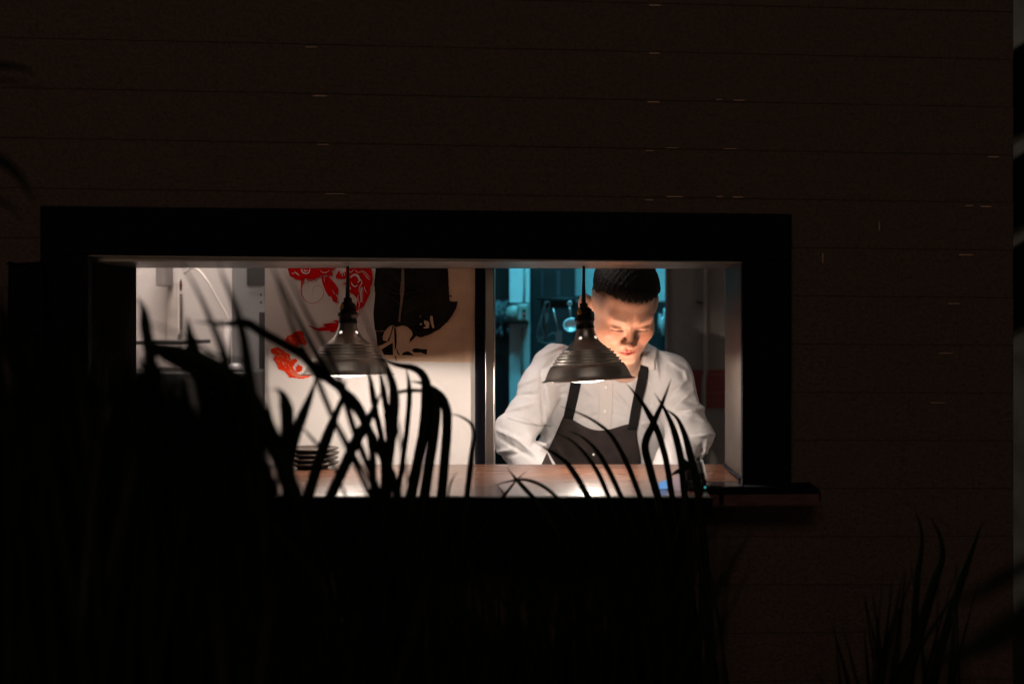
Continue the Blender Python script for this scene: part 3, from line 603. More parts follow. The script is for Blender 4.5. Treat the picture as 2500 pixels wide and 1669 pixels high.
b = B(); b.tube([P(1350.5, 752, YT), P(1356, 778, YT), P(1362.5, 806, YT)], .0019, 8); b.obj('handle', M_tool, t, True)
b = B(); b.box((P(1357, 0, YT).x, YT - .001, P(0, 838, YT).z), (P(1372, 0, YT).x, YT + .001, P(0, 807, YT).z)); b.obj('blade', M_tooldark, t)
t = thing('ladle', 'shiny ladle hanging with its bowl beside the lamp socket', 'ladle', P(1391, 737, YT))
b = B(); b.tube([P(1391, 748, YT), P(1392, 760, YT), P(1394, 776, YT)], .0021, 8); b.obj('handle', M_tool, t, True)
b = B(); c = P(1391, 741, YT)
b.tube([c + Vector((4.3 * s * math.cos(a), 0, 4.8 * s * math.sin(a))) for a in np.linspace(0, 2 * math.pi, 17)], .0022, 8); b.obj('hook', M_tool, t, True)
b = B(); b.lathe([(18*s*math.sin(a), -18*s*math.cos(a)*.72) for a in np.linspace(.03, math.pi/2, 12)] + [(19.3*s, .5*s), (19.3*s, 1.2*s), (17.6*s, .6*s)] + [(17*s*math.sin(a), -17*s*math.cos(a)*.68) for a in np.linspace(math.pi/2, .03, 12)], P(1394, 793, YT), Matrix.Rotation(R(62), 3, 'X'), 40); b.obj('bowl', M_tool, t, True)
b = B(); b.tube([P(1310, 729, YT + .01), P(1440, 729, YT + .01)], .003, 8); b.obj('hanging_rail', M_darkeq, None, True, label='dark rail that whisk, spatula and ladle hang from', cat='rail')

# ------------------------------------------------------------------ the chef: implicit surfaces, polygonised
def surface_nets(fn, lo, hi, h):
    lo = np.array(lo, float); hi = np.array(hi, float); n = np.ceil((hi - lo) / h).astype(int) + 1
    ax = [lo[i] + np.arange(n[i]) * h for i in range(3)]
    X, Y, Z = np.meshgrid(*ax, indexing='ij'); D = fn(X.astype(np.float32), Y.astype(np.float32), Z.astype(np.float32)); del X, Y, Z
    s = D < 0
    c = s[:-1,:-1,:-1].astype(np.int8)
    cnt = sum(s[i:n[0]-1+i, j_:n[1]-1+j_, k:n[2]-1+k].astype(np.int8) for i in (0,1) for j_ in (0,1) for k in (0,1))
    act = (cnt > 0) & (cnt < 8); ids = -np.ones(act.shape, int); I = np.argwhere(act); ids[act] = np.arange(len(I))
    acc = np.zeros((len(I), 3)); num = np.zeros(len(I))
    cor = [(i, j_, k) for i in (0,1) for j_ in (0,1) for k in (0,1)]
    for a in cor:
        for d in range(3):
            if a[d]: continue
            e = list(a); e[d] = 1
            A = D[I[:,0]+a[0], I[:,1]+a[1], I[:,2]+a[2]]; E = D[I[:,0]+e[0], I[:,1]+e[1], I[:,2]+e[2]]
            m = (A < 0) != (E < 0); t = np.where(m, A / (A - E + 1e-12), 0)
            p = np.tile(np.array(a, float), (len(I), 1)); p[:, d] += t; acc[m] += p[m]; num[m] += 1
    V = lo + (I + acc / num[:, None]) * h
    Q = []
    for d in range(3):
        e = [0,0,0]; e[d] = 1; u_, v_ = (d+1) % 3, (d+2) % 3
        sl0 = s[:n[0]-e[0], :n[1]-e[1], :n[2]-e[2]]; sl1 = s[e[0]:, e[1]:, e[2]:]
        J = np.argwhere(sl0 != sl1); J = J[(J[:, u_] > 0) & (J[:, v_] > 0) & (J[:, u_] < n[u_]-1) & (J[:, v_] < n[v_]-1)]
        q = []
        for (du, dv) in ((1,1),(0,1),(0,0),(1,0)):
            T = J.copy(); T[:, u_] -= du; T[:, v_] -= dv; q.append(ids[T[:,0], T[:,1], T[:,2]])
        q = np.stack(q, 1); fl = ~sl0[J[:,0], J[:,1], J[:,2]]; q[fl] = q[fl][:, ::-1]; Q.append(q)
    return V, np.concatenate(Q)
def smin(a, b_, k): h = np.clip(.5 + .5*(b_-a)/k, 0, 1); return b_*(1-h) + a*h - k*h*(1-h)
def smax(a, b_, k): return -smin(-a, -b_, k)
def ell(x, y, z, c, r):
    a, b_, d = (x-c[0]), (y-c[1]), (z-c[2]); k0 = np.sqrt((a/r[0])**2+(b_/r[1])**2+(d/r[2])**2); k1 = np.sqrt((a/r[0]**2)**2+(b_/r[1]**2)**2+(d/r[2]**2)**2) + 1e-9
    return k0*(k0-1)/k1
def cone(x, y, z, a, b_, ra, rb, sy=1.0):
    a = np.array(a, float); b_ = np.array(b_, float); d = b_-a; L2 = (d*d).sum()
    t = np.clip(((x-a[0])*d[0]+(y-a[1])*d[1]+(z-a[2])*d[2])/L2, 0, 1)
    return np.sqrt((x-a[0]-t*d[0])**2+((y-a[1]-t*d[1])/sy)**2+(z-a[2]-t*d[2])**2) - (ra+(rb-ra)*t)

# head frame: x = picture right, y = out of the face, z = up the skull
HO = P(1521, 758, 3.60)
pitch, yaw, rollh = R(33), R(14), R(.5)
RM = np.array(Matrix.Rotation(rollh, 3, 'Y') @ Matrix.Rotation(yaw, 3, 'Z') @ Matrix.Rotation(pitch, 3, 'X') @ Matrix(((1,0,0),(0,-1,0),(0,0,1))))
def toL(x, y, z):
    a, b_, c = x-HO.x, y-HO.y, z-HO.z
    return [RM[0][i]*a + RM[1][i]*b_ + RM[2][i]*c for i in range(3)]
def toW(p): return np.array([HO.x, HO.y, HO.z]) + RM @ np.array(p, float)
def head(x, y, z):
    ax = np.abs(x)
    d = ell(x, y, z, (0, -.012, .036), (.077, .098, .086))
    d = smin(d, ell(x, y, z, (0, .022, -.030), (.0665, .062, .086)), .030)
    d = smin(d, cone(ax, y, z, (.053, .014, -.055), (.021, .066, -.097), .020, .015), .026)
    d = smin(d, ell(x, y, z, (0, .070, -.100), (.022, .016, .014)), .016)
    d = smin(d, ell(ax, y, z, (.043, .050, -.026), (.023, .022, .022)), .030)       # cheekbones
    d = smin(d, cone(ax, y, z, (.012, .080, .023), (.044, .066, .026), .007, .006), .026) # brow
    d = smax(d, -ell(ax, y, z, (.032, .101, -.001), (.019, .016, .011)), .014)
    d = smin(d, ell(ax, y, z, (.0315, .070, -.002), (.0165, .0150, .0115)), .004)    # closed lids
    d = smax(d, -cone(ax, y, z, (.019, .0870, -.0085), (.045, .0770, -.0075), .0011, .0010), .0025)  # lid slit
    d = smin(d, cone(x, y, z, (0, .082, .008), (0, .100, -.034), .0065, .0095), .010)
    d = smin(d, ell(x, y, z, (0, .104, -.037), (.0105, .010, .0090)), .007)
    d = smin(d, ell(ax, y, z, (.0135, .093, -.040), (.0075, .0095, .0075)), .006)
    d = smax(d, -ell(ax, y, z, (.0075, .0985, -.0475), (.0038, .0055, .0036)), .003)
    d = smin(d, ell(x, y, z, (0, .070, -.064), (.030, .021, .026)), .018)
    d = smax(d, -cone(x, y, z, (0, .0965, -.050), (0, .0945, -.057), .0022, .0025), .005)
    d = smin(d, cone(ax, y, z, (.004, .0890, -.0625), (.021, .0810, -.0665), .0056, .0026), .005)
    d = smin(d, cone(ax, y, z, (.000, .0875, -.0735), (.017, .0805, -.0700), .0076, .0036), .005)
    d = smax(d, -cone(ax, y, z, (0, .0945, -.0678), (.024, .0825, -.0672), .0013, .0010), .003)
    d = smax(d, -ell(x, y, z, (0, .092, -.084), (.016, .006, .005)), .010)
    ae = ax*.93 + y*.45
    e = ell(ae, y, z, (.0655, -.033, -.004), (.011, .020, .031))
    e = smax(e, -ell(ae, y, z, (.0770, -.027, -.000), (.007, .011, .019)), .005)
    d = smin(d, e, .008)
    return d
NB = P(1512, 890, 3.80)    # neck base
nh = toW((0, -.035, -.05))
def skin(x, y, z):
    lx, ly, lz = toL(x, y, z); d = head(lx*.96, ly, lz)
    d = smin(d, cone(x, y, z, nh, NB, .055, .058), .025)
    return d
print('head')
V, Q = surface_nets(skin, (HO.x-.13, HO.y-.15, HO.z-.24), (HO.x+.13, HO.y+.30, HO.z+.15), .0019)
# rest of the body: shoulders, arms, hands (inside shirt), hips, legs
SL, SR = P(1350, 900, 3.80), P(1633, 915, 3.82)
EL, ER = P(1257, 1064, 3.70), P(1682, 1062, 3.72)
WL, WR = P(1345, 1205, 3.56), P(1600, 1212, 3.56)
CH_ = P(1490, 985, 3.87); AB = P(1478, 1150, 3.93); HP = Vector((AB.x, 4.0, .95))
def arm(x, y, z, s, e, w, r):
    return smin(cone(x, y, z, s, e, r[0], r[1]), cone(x, y, z, e, w, r[1], r[2]), .03)
def hand(x, y, z, w, sg):
    w = np.array(w); fw = np.array((sg*.25, -.80, -.45)); fw /= np.linalg.norm(fw); sd = np.array((1, .15, 0)); sd = sd - fw*(sd@fw); sd /= np.linalg.norm(sd); dn = np.cross(fw, sd)
    if dn[2] > 0: dn = -dn
    pc = w + fw*.045
    d = cone(x, y, z, w, pc, .022, .026, 1)
    d = smin(d, cone(x, y, z, pc - sd*.020 + fw*.03, pc + sd*.022 + fw*.028, .013, .013), .014)
    for i, (o_, L_) in enumerate(((-.030, .030), (-.010, .038), (.010, .036), (.029, .028))):
        a = pc + sd*o_ + fw*.035; b_ = a + fw*L_ + dn*(.008 + .003*i); c = b_ + fw*L_*.35 + dn*(.024); e = c + dn*.014 - fw*.010
        d = smin(d, smin(smin(cone(x,y,z,a,b_,.0095,.0085), cone(x,y,z,b_,c,.0085,.0078), .002), cone(x,y,z,c,e,.0078,.007), .002), .003)
    a = pc + sd*sg*.024*-1 - fw*.015; b_ = a - sd*sg*.022 + fw*.03 + dn*.012; c = b_ + fw*.026 + dn*.012 + sd*sg*.006
    return smin(d, smin(cone(x,y,z,a,b_,.012,.010), cone(x,y,z,b_,c,.010,.008), .003), .006)
def body(x, y, z):
    d = cone(x, y, z, NB, CH_, .058, .10)
    d = smin(d, cone(x, y, z, (SL.x, SL.y, SL.z), (SR.x, SR.y, SR.z), .040, .040), .04)
    d = smin(d, ell(x, y, z, CH_, (.15, .10, .16)), .05)
    d = smin(d, ell(x, y, z, AB, (.135, .10, .16)), .05); d = smin(d, ell(x, y, z, HP, (.15, .105, .12)), .05)
    for s, e, w, sg in ((SL, EL, WL, 1), (SR, ER, WR, -1)):
        d = smin(d, arm(x, y, z, s, e, w, (.040, .034, .024)), .02)
        d = smin(d, hand(x, y, z, w, sg), .012)
    for sx in (-.085, .085):
        h0 = (HP.x+sx, 4.0, .9); kn = (HP.x+sx*1.1, 3.97, .5); an = (HP.x+sx*1.15, 4.03, .11); to = (HP.x+sx*1.4, 3.86, .065)
        d = smin(d, cone(x, y, z, h0, kn, .078, .052), .03); d = smin(d, cone(x, y, z, kn, an, .052, .034), .02); d = smin(d, cone(x, y, z, an, to, .034, .028), .02)
    return d
print('body')
V2, Q2 = surface_nets(body, (-.22, 3.3, .0), (.42, 4.2, NB.z+.09), .0052)
ch = thing('person', 'chef in white shirt and dark bib apron, head bowed behind the right lamp', 'person', (HP.x, 4.0, .03))
tint = np.tile(np.array([.68, .42, .31]), (len(V), 1))
Lc = np.stack(toL(V[:,0], V[:,1], V[:,2]), 1); lx, ly, lz = Lc[:,0], Lc[:,1], Lc[:,2]; ax = np.abs(lx)
def blend(w, c): global tint; w = np.clip(w, 0, 1)[:, None]; tint = tint*(1-w) + np.array(c)*w
G = lambda d, s_: np.exp(-(d/s_)**2)
blend(.7*G(np.hypot(ax-.044, lz+.03), .022)*(ly > .03), (.60, .25, .17))            # cheeks
blend(.6*G(np.hypot(lx, lz+.036), .015)*(ly > .09), (.58, .24, .17))                # nose tip
lip = G(np.hypot(lx/.021, (lz+.0685)/.0088), 1.0)*(ly > .07); blend(lip*1.2, (.56, .11, .09))
blend(1.2*G(np.abs(lz+.0676), .0013)*(ax < .024)*(ly > .075), (.20, .05, .04))
blend(.9*G(np.abs(lz+.0078+.0*ax), .0026)*(ax > .016)*(ax < .048)*(ly > .06), (.07, .025, .02))   # lash line
brow = G((lz-.0285+2.0*(ax-.036)**2), .0058)*np.clip((ax-.014)/.006, 0, 1)*np.clip((.056-ax)/.010, 0, 1)*(ly > .04); blend(.5*brow, (.09, .05, .04))
fade = np.clip((lz - .0 + np.clip(-ly, -.02, .1)*.4)/.045, 0, 1)*np.clip((ax-.052)/.012, 0, 1)*np.clip((.062-ly)/.03, 0, 1); blend(fade*.85, (.05, .035, .03))
hl = np.clip((lz-.066)/.022, 0, 1); blend(hl*.9, (.04, .03, .026))
blend(.3*G(np.hypot(ax-.010, lz+.046), .010)*(ly > .085), (.40, .15, .10))
Va = np.concatenate([V, V2]); Qa = np.concatenate([Q, Q2 + len(V)])
o = mesh('body', Va, Qa, M_skin, ch, True)
at = o.data.attributes.new('tint', 'FLOAT_COLOR', 'POINT')
tt = np.ones((len(Va), 4), np.float32); tt[:len(V), :3] = tint; tt[len(V):, :3] = (.68, .42, .31); at.data.foreach_set('color', tt.ravel())
# eyebrow and lash hairs
rnd = random.Random(2)
def onhead(px, pz):
    y = .12
    for _ in range(60):
        dd = float(head(np.array([px]), np.array([y]), np.array([pz]))[0])
        y -= max(dd*.8, .0003)
        if dd < .0003: break
    return y
for sg in (-1, 1):
    b = B()
    for i in range(16):
        f = rnd.random(); px = .015 + f*.038; pz = .0262 + .0040*math.sin(f*2.2) - f*.001 + rnd.uniform(-.0022, .0022)
        p0 = toW((sg*px, onhead(sg*px, pz) + .0002, pz)); px2 = px + .0055; pz2 = pz + .0014*(1-f) - .001*f
        p1 = toW((sg*px2, onhead(sg*px2, pz2) + .0008, pz2)); b.tube([p0, p1], [.00014, .00006], 4)
    b.obj('eyebrow', M_hair, ch)
for sg in (-1, 1):
    pts = []; b = B()
    for f in np.linspace(0, 1, 12):
        px = .0185 + f*.0275; pz = -.0074 - .0022*math.sin(f*math.pi) + .0012*f; pts.append(toW((sg*px, onhead(sg*px, pz) - .0002, pz)))
    b.tube(pts, [.0004] + [.0014]*10 + [.0004], 6)
    b.obj('eyelash', mat('lash_brown', (.05, .02, .015), .7), ch, True)

def hairf(x, y, z):
    lx, ly, lz = toL(x, y, z); ax = np.abs(lx)
    t = .0035 + .0035*np.clip((lz-.045)/.03, 0, 1) + .015*np.clip((lz-.05)/.06, 0, 1) + .006*np.clip((ly-.0)/.09, 0, 1)*np.clip((lz-.05)/.03, 0, 1)
    d = ell(lx, ly, lz, (0, -.012, .036), (.077, .098, .086)) - t
    n_ = .0005*np.sin(lx*620+np.sin(lz*410)*2)*np.sin(ly*380+lz*200) + .0004*np.sin(lx*260+ly*330)
    line = .082 + .012*np.clip((ax-.045)/.02, 0, 1)*0 - np.clip((.045-ly)/.05, 0, 1)*.030 - np.clip((-.02-ly)/.05, 0, 1)*.055 + .0022*np.sin(lx*420) + .0016*np.sin(lx*980+1)
    return smax(d + n_, line - lz, .006)
print('hair')
V, Q = surface_nets(hairf, (HO.x-.12, HO.y-.14, HO.z-.12), (HO.x+.12, HO.y+.17, HO.z+.16), .0019)
mesh('hair', V, Q, M_hair, ch, True)
# short spiky strands along the fringe
b = B(); rnd = random.Random(5)
for i in range(1600):
    px = rnd.uniform(-.066, .066); pz = rnd.uniform(.082, .108) - .12*max(0, abs(px)-.05)
    L_ = np.array([px/.083, 0, (pz-.036)/.100]); q = 1 - L_[0]**2 - L_[2]**2
    if q < .05: continue
    py = -.012 + .103*math.sqrt(q) + .002
    p0 = np.array([px, py, pz]); dr = np.array([rnd.uniform(-.15, .25), rnd.uniform(.35, .6), rnd.uniform(-1.0, -.7)]); dr /= np.linalg.norm(dr); ln = rnd.uniform(.008, .016)
    b.tube([toW(p0), toW(p0 + dr*ln*.6), toW(p0 + dr*ln + np.array([0, -.0005, -.002]))], [.00022, .0002, .0001], 3)
b.obj('fringe', mat('fringe_hair', (.006, .005, .004), .8, spec=.05), ch)

# shirt
TS = P(1470, 965, 3.75)
def folds(x, y, z):
    w = np.sin(x*38 + np.sin(z*17)*1.6 + y*22)*np.sin(z*26 + x*15 + y*9)
    w2 = np.sin((x+z*.55)*80 + np.sin(z*40)*.9 + y*40)*np.sin(z*22 - x*30)
    return .0040*w + .0022*w2
FOLD = [  # pixel a, pixel b, half width in pixels, height in metres (+ ridge, - valley)
 ((1668,1003),(1716,996),7,.009), ((1688,1022),(1712,1030),12,-.010), ((1672,978),(1702,984),9,-.008), ((1700,930),(1707,972),7,-.006), ((1640,962),(1672,932),7,.006), ((1655,985),(1690,955),6,.005),
 ((1700,1062),(1738,1060),7,.009), ((1690,1078),(1722,1100),9,-.006), ((1715,1085),(1700,1128),7,-.009), ((1740,1125),(1725,1100),6,.006), ((1612,870),(1617,935),8,-.0035), ((1600,860),(1604,905),6,.005), ((1640,885),(1672,905),6,.004), ((1672,905),(1678,925),6,.005),
 ((1622,1010),(1660,1045),7,.005), ((1655,1060),(1675,1110),6,-.006), ((1570,1035),(1595,1033),6,.004),
 ((1322,925),(1327,1045),5,-.005), ((1333,935),(1345,1010),6,.004), ((1215,1050),(1262,1072),6,.006), ((1262,1072),(1300,1102),6,.006), ((1232,1076),(1290,1112),5,-.005), ((1300,1082),(1325,1058),8,-.012), ((1322,1092),(1340,1078),6,.006), ((1214,1104),(1250,1096),5,.005), ((1222,1112),(1270,1106),5,-.004),
 ((1270,1022),(1330,1040),4,-.003), ((1240,1000),(1300,985),6,.004), ((1260,940),(1300,925),7,.004), ((1268,965),(1310,960),5,-.004), ((1330,862),(1385,838),5,.004), ((1325,905),(1350,880),7,-.005), ((1345,945),(1385,930),6,.004), ((1352,965),(1390,960),5,-.003),
 ((1402,1005),(1440,985),6,.004), ((1408,1025),(1455,1012),5,-.004), ((1500,960),(1530,990),6,.004), ((1500,1010),(1532,1020),6,-.003), ((1420,945),(1450,965),6,.003), ((1582,920),(1600,985),7,.004), ((1590,1000),(1612,1040),6,-.004)]
def shirt(x, y, z):
    d = ell(x, y, z, (CH_.x, CH_.y, CH_.z), (.182, .128, .200))
    d = smin(d, ell(x, y, z, (AB.x-.012, AB.y-.005, AB.z+.01), (.198, .138, .21)), .06)
    d = smin(d, cone(x, y, z, (SL.x+.02, SL.y, SL.z), (NB.x-.03, NB.y+.02, NB.z-.012), .060, .060), .04)
    d = smin(d, cone(x, y, z, (SR.x-.02, SR.y, SR.z), (NB.x+.03, NB.y+.02, NB.z-.012), .058, .060), .04)
    a = arm(x, y, z, SL, EL, WL, (.058, .054, .047)); c = arm(x, y, z, SR, ER, WR, (.059, .056, .044))
    d = smin(d, a, .022); d = smin(d, c, .022)
    uu = CU + x*F/y; vv = CV + (CZ - z)*F/y
    for (p, q, w, hgt) in FOLD:
        dx, dy = q[0]-p[0], q[1]-p[1]; L2 = dx*dx + dy*dy; t_ = np.clip(((uu-p[0])*dx + (vv-p[1])*dy)/L2, -.25, 1.25)
        r2 = (uu-p[0]-t_*dx)**2 + (vv-p[1]-t_*dy)**2; fall = np.clip(1.25 - np.abs(t_-.5)*1.3, 0, 1)
        d = d - 1.15*hgt*fall*np.exp(-r2/(w*w*.8))
    d = d + folds(x, y, z)
    # neck opening and hem
    d = smax(d, -cone(x, y, z, (NB.x+.012, NB.y-.045, NB.z+.005), (NB.x+.005, NB.y-.02, NB.z+.10), .050, .062), .006)
    d = smax(d, .92 - z, .004)
    for w, e in ((WL, EL), (WR, ER)):
        n_ = (Vector(w) - Vector(e)).normalized(); dd = (x-w[0])*n_.x + (y-w[1])*n_.y + (z-w[2])*n_.z
        near = np.sqrt((x-w[0])**2+(y-w[1])**2+(z-w[2])**2) - .09
        d = smax(d, -smax(-dd, near, .004) + .0, .003)
    return d
print('shirt')
V, Q = surface_nets(shirt, (-.24, 3.42, .88), (.44, 4.12, NB.z+.08), .0032)
sh = mesh('shirt', V, Q, M_shirt, ch, True)
bv = BVHTree.FromPolygons([Vector(v) for v in V.tolist()], [tuple(q) for q in Q.tolist()])
O = Vector((0, 0, CZ))
def hit(u, v, off=.004, dflt=3.75):
    d = (P(u, v, 3.0) - O).normalized(); h = bv.ray_cast(O, d)
    p = h[0] if h[0] is not None else P(u, v, dflt)
    return p - d*off
def draped(edges_l, edges_r, off, th, n=26, m=10, dflt=3.75):
    """cloth band laid on the shirt between two pixel edge lines, given thickness"""
    Lp = spline(edges_l, n); Rp = spline(edges_r, n); b = B(); G_ = []
    for i in range(n+1):
        for j_ in range(m+1):
            p = Lp[i]*(1-j_/m) + Rp[i]*(j_/m); G_.append(p)
    D = np.array([[hit(G_[i*(m+1)+j_][0], G_[i*(m+1)+j_][1], 0, dflt).y for j_ in range(m+1)] for i in range(n+1)])
    for _ in range(3):
        E = D.copy(); E[1:-1] = (D[:-2]+D[2:]+2*D[1:-1])/4; E[:, 1:-1] = (E[:, :-2]+E[:, 2:]+2*E[:, 1:-1])/4; D = np.minimum(D, E)
    V = []; W_ = m+1
    for k in (off+th, off):
        for i in range(n+1):
            for j_ in range(m+1):
                q = G_[i*W_+j_]; V.append(P(q[0], q[1], D[i, j_]) - (P(q[0], q[1], 3.0)-O).normalized()*k)
    N = (n+1)*W_; Fc = []
    for i in range(n):
        for j_ in range(m):
            a = i*W_+j_; Fc.append((a, a+W_, a+W_+1, a+1)); Fc.append((N+a, N+a+1, N+a+W_+1, N+a+W_))
    ring = [j_ for j_ in range(m+1)] + [i*W_+m for i in range(1, n+1)] + [n*W_+j_ for j_ in range(m-1, -1, -1)] + [i*W_ for i in range(n-1, 0, -1)]
    for i in range(len(ring)):
        a, c = ring[i], ring[(i+1) % len(ring)]; Fc.append((a, c, N+c, N+a))
    b.add(V, Fc); return b
draped([(1463, 905), (1462, 960), (1461, 1010), (1458, 1060)], [(1494, 905), (1496, 960), (1495, 1010), (1490, 1060)], .0015, .0015).obj('button_placket', M_collar, ch, True)
for bu, bv_ in ((1478, 945), (1477, 1004)):
    b = B(); b.lathe([(.0003, .0012), (.0030, .0018), (.0048, .0016), (.0052, 0)], hit(bu, bv_, .006), Matrix.Rotation(R(90), 3, 'X'), 16); b.obj('button', M_white_in, ch, True)
# apron: bib, skirt, straps
ap = draped([(1376, 1014), (1358, 1055), (1335, 1105), (1318, 1142), (1300, 1200), (1285, 1260), (1280, 1330)], [(1553, 1036), (1556, 1070), (1562, 1105), (1566, 1142), (1580, 1200), (1600, 1260), (1610, 1330)], .006, .003, 30, 24, 3.72)
# scoop the bib's top edge by pulling its upper rows down along the centre
Wn = 25
for k in (0, 1):
    base = k*31*Wn
    for i in range(0, 14):
        f = (1 - i/14)**1.4
        for j_ in range(Wn):
            t_ = j_/24; sag = 29*math.sin(math.pi*min(1, max(0, t_*1.12 - .03)))**1.3 * (1-.25*t_)
            p = ap.V[base+i*Wn+j_]; ap.V[base+i*Wn+j_] = p + Vector((0, 0, -sag*f*3.72/F))
apo = ap.obj('apron', M_apron, ch, True)
draped([(1405, 860), (1398, 900), (1390, 950), (1375, 1020)], [(1432, 862), (1425, 902), (1415, 955), (1399, 1024)], .009, .003, 20, 6).obj('apron_strap', M_strap, apo, True)
draped([(1561, 889), (1556, 925), (1545, 975), (1532, 1048)], [(1583, 896), (1580, 925), (1569, 975), (1555, 1050)], .009, .003, 20, 6).obj('apron_strap', M_strap, apo, True)
b = B(); b.lathe([(.0004, .003), (.003, .0025), (.0035, 0)], hit(1449, 1109, .013), Matrix.Rotation(R(90), 3, 'X'), 12); b.obj('snap', M_tool, apo)
# collar leaves
draped([(1586, 848), (1573, 863), (1566, 878), (1562, 894)], [(1606, 856), (1602, 868), (1598, 884), (1599, 904)], .009, .0025, 14, 8, 3.71).obj('collar', M_collar, ch, True)
draped([(1440, 836), (1432, 860), (1428, 884), (1430, 908)], [(1462, 836), (1466, 862), (1470, 880), (1474, 896)], .009, .0025, 14, 8, 3.71).obj('collar', M_collar, ch, True)
# trousers and shoes
def tro(x, y, z):
    d = ell(x, y, z, HP, (.165, .125, .13))
    for sx in (-.085, .085):
        d = smin(d, cone(x, y, z, (HP.x+sx, 4.0, .9), (HP.x+sx*1.1, 3.97, .5), .095, .072), .03); d = smin(d, cone(x, y, z, (HP.x+sx*1.1, 3.97, .5), (HP.x+sx*1.15, 4.03, .13), .072, .062), .02)
    return smax(smax(d + .003*np.sin(z*60+x*30), z - 1.0, .005), .10 - z, .004)
V, Q = surface_nets(tro, (-.2, 3.8, .04), (.36, 4.2, 1.06), .009); mesh('trousers', V, Q, M_trous, ch, True)
def shoe(x, y, z):
    d = 9.0
    for sx in (-.1, .1):
        d = np.minimum(d, smax(cone(x, y, z, (HP.x+sx, 4.05, .09), (HP.x+sx*1.25, 3.86, .075), .05, .042), .035 - z, .004))
    return d
V, Q = surface_nets(shoe, (-.2, 3.75, .0), (.36, 4.2, .2), .006); mesh('shoes', V, Q, M_plastic, ch, True)

# prep bench the chef works on, with an unseen white board and plate added to bounce light
t = thing('prep_bench', 'steel prep bench below the serving counter on the kitchen side', 'bench', (.1, 3.55, .03))
b = B(); b.box((-.9, 3.40, .86), (.62, 3.72, .90)); bevel(b.obj('top', M_steel, t), .003)
for x in (-.87, .57):
    b = B(); b.box((x, 3.42, .03), (x+.04, 3.46, .86)); b.obj('leg', M_steel, t)
b = B(); b.box((-.08, 3.42, .901), (.36, 3.70, .92)); bevel(b.obj('bounce_board', M_white_in, label='unseen white board added on the prep bench to bounce light to the chef', cat='bounce board'), .004)
b = B(); b.lathe([(.001, 0), (.06, 0), (.065, .004), (.11, .014), (.112, .016), (.108, .017), (.064, .008), (.001, .007)], (.13, 3.55, .921), None, 48); b.obj('plate', M_white_in, None, True, label='unseen white plate added on the board to bounce light to the chef', cat='plate')
# unseen lamp added under the counter's kitchen edge to light the chef's face from below
t = thing('added_face_lamp', 'unseen warm lamp added under the counter to light the chef from below', 'lamp', (.0, 3.40, 1.0))
b = B(); b.tube([(.0, 3.395, 1.12), (.0, 3.40, 1.04), (.0, 3.42, .99)], .005, 8); b.obj('added_lamp_stalk', M_plastic, t, True)
b = B(); b.lathe([(.001, .0), (.02, 0), (.026, .012), (.028, .05), (.025, .05), (.022, .014), (.001, .012)], (.0, 3.425, .985), Matrix.Rotation(R(-25), 3, 'X'), 24); b.obj('housing', M_plastic, t, True)  # housing of the added, unseen face lamp
FACE = area('face_fill', (.0, 3.43, 1.02), (R(180 - 28), 0, R(10)), .16, .10, 0.0, (1, .60, .42), t)
FACE.rotation_euler = (Vector((.0, 3.43, 1.02)) - Vector(toW((0, .06, -.03)))).to_track_quat('Z', 'Y').to_euler()
FACE.data.energy = .62; FACE.data.spread = R(55)

# ------------------------------------------------------------------ plants
def blade(b, pts, w, Y, k=0, tipk=.25, nseg=18, twist=0.0, root=None):
    """pts: pixel polyline tip first; w: widest width in pixels at depth Y; continues to the root point"""
    Ys = Y if isinstance(Y, (list, tuple)) else (Y, Y)
    n0 = len(pts); A = [P(u, v, Ys[0] + (Ys[1]-Ys[0])*i/(n0-1)) for i, (u, v) in enumerate(pts)]
    C = [Vector(p) for p in spline([tuple(a) for a in A], nseg)]; nv = len(C) - 1
    if root is not None:
        e = A[-1]; r = Vector(root); dr = (A[-1]-A[-2]).normalized(); L0 = (e - r).length
        for q in range(1, 10):
            f = q/9; p1 = e + dr*L0*.30; C.append(e*(1-f)**3 + p1*3*f*(1-f)**2 + (r + Vector((0, 0, L0*.35)))*3*f*f*(1-f) + r*f**3)
    n = len(C)-1; V = []; sc = (Ys[0]+Ys[1])/2/F; W_ = w*sc
    for i, c in enumerate(C):
        t = (C[min(i+1, n)] - C[max(i-1, 0)]).normalized(); f = min(1, i/nv)
        ww = W_*(min(1, (f/tipk))**.8 if f < tipk else 1)*(1 if i <= nv else 1-.3*(i-nv)/9)
        ww = max(ww, .0006)
        sd = t.cross(Vector((0, 1, 0)))
        if sd.length < .05: sd = Vector((1, 0, 0))
        sd.normalize(); sd = (Matrix.Rotation(twist*(f-.3), 3, t) @ sd); nn = t.cross(sd).normalized()
        if nn.y > 0: nn = -nn
        V += [c - sd*ww/2, c + nn*ww*.10 - Vector((0, 0, 0)), c + sd*ww/2, c - nn*(.0006) + nn*ww*.06*0 - nn*ww*.03]
    Fc = []
    for i in range(n):
        for q in range(4): a = i*4+q; a2 = i*4+(q+1) % 4; Fc.append((a, a2, a2+4, a+4))
    Fc.append((0, 1, 2, 3)); b.add(V, Fc, k)
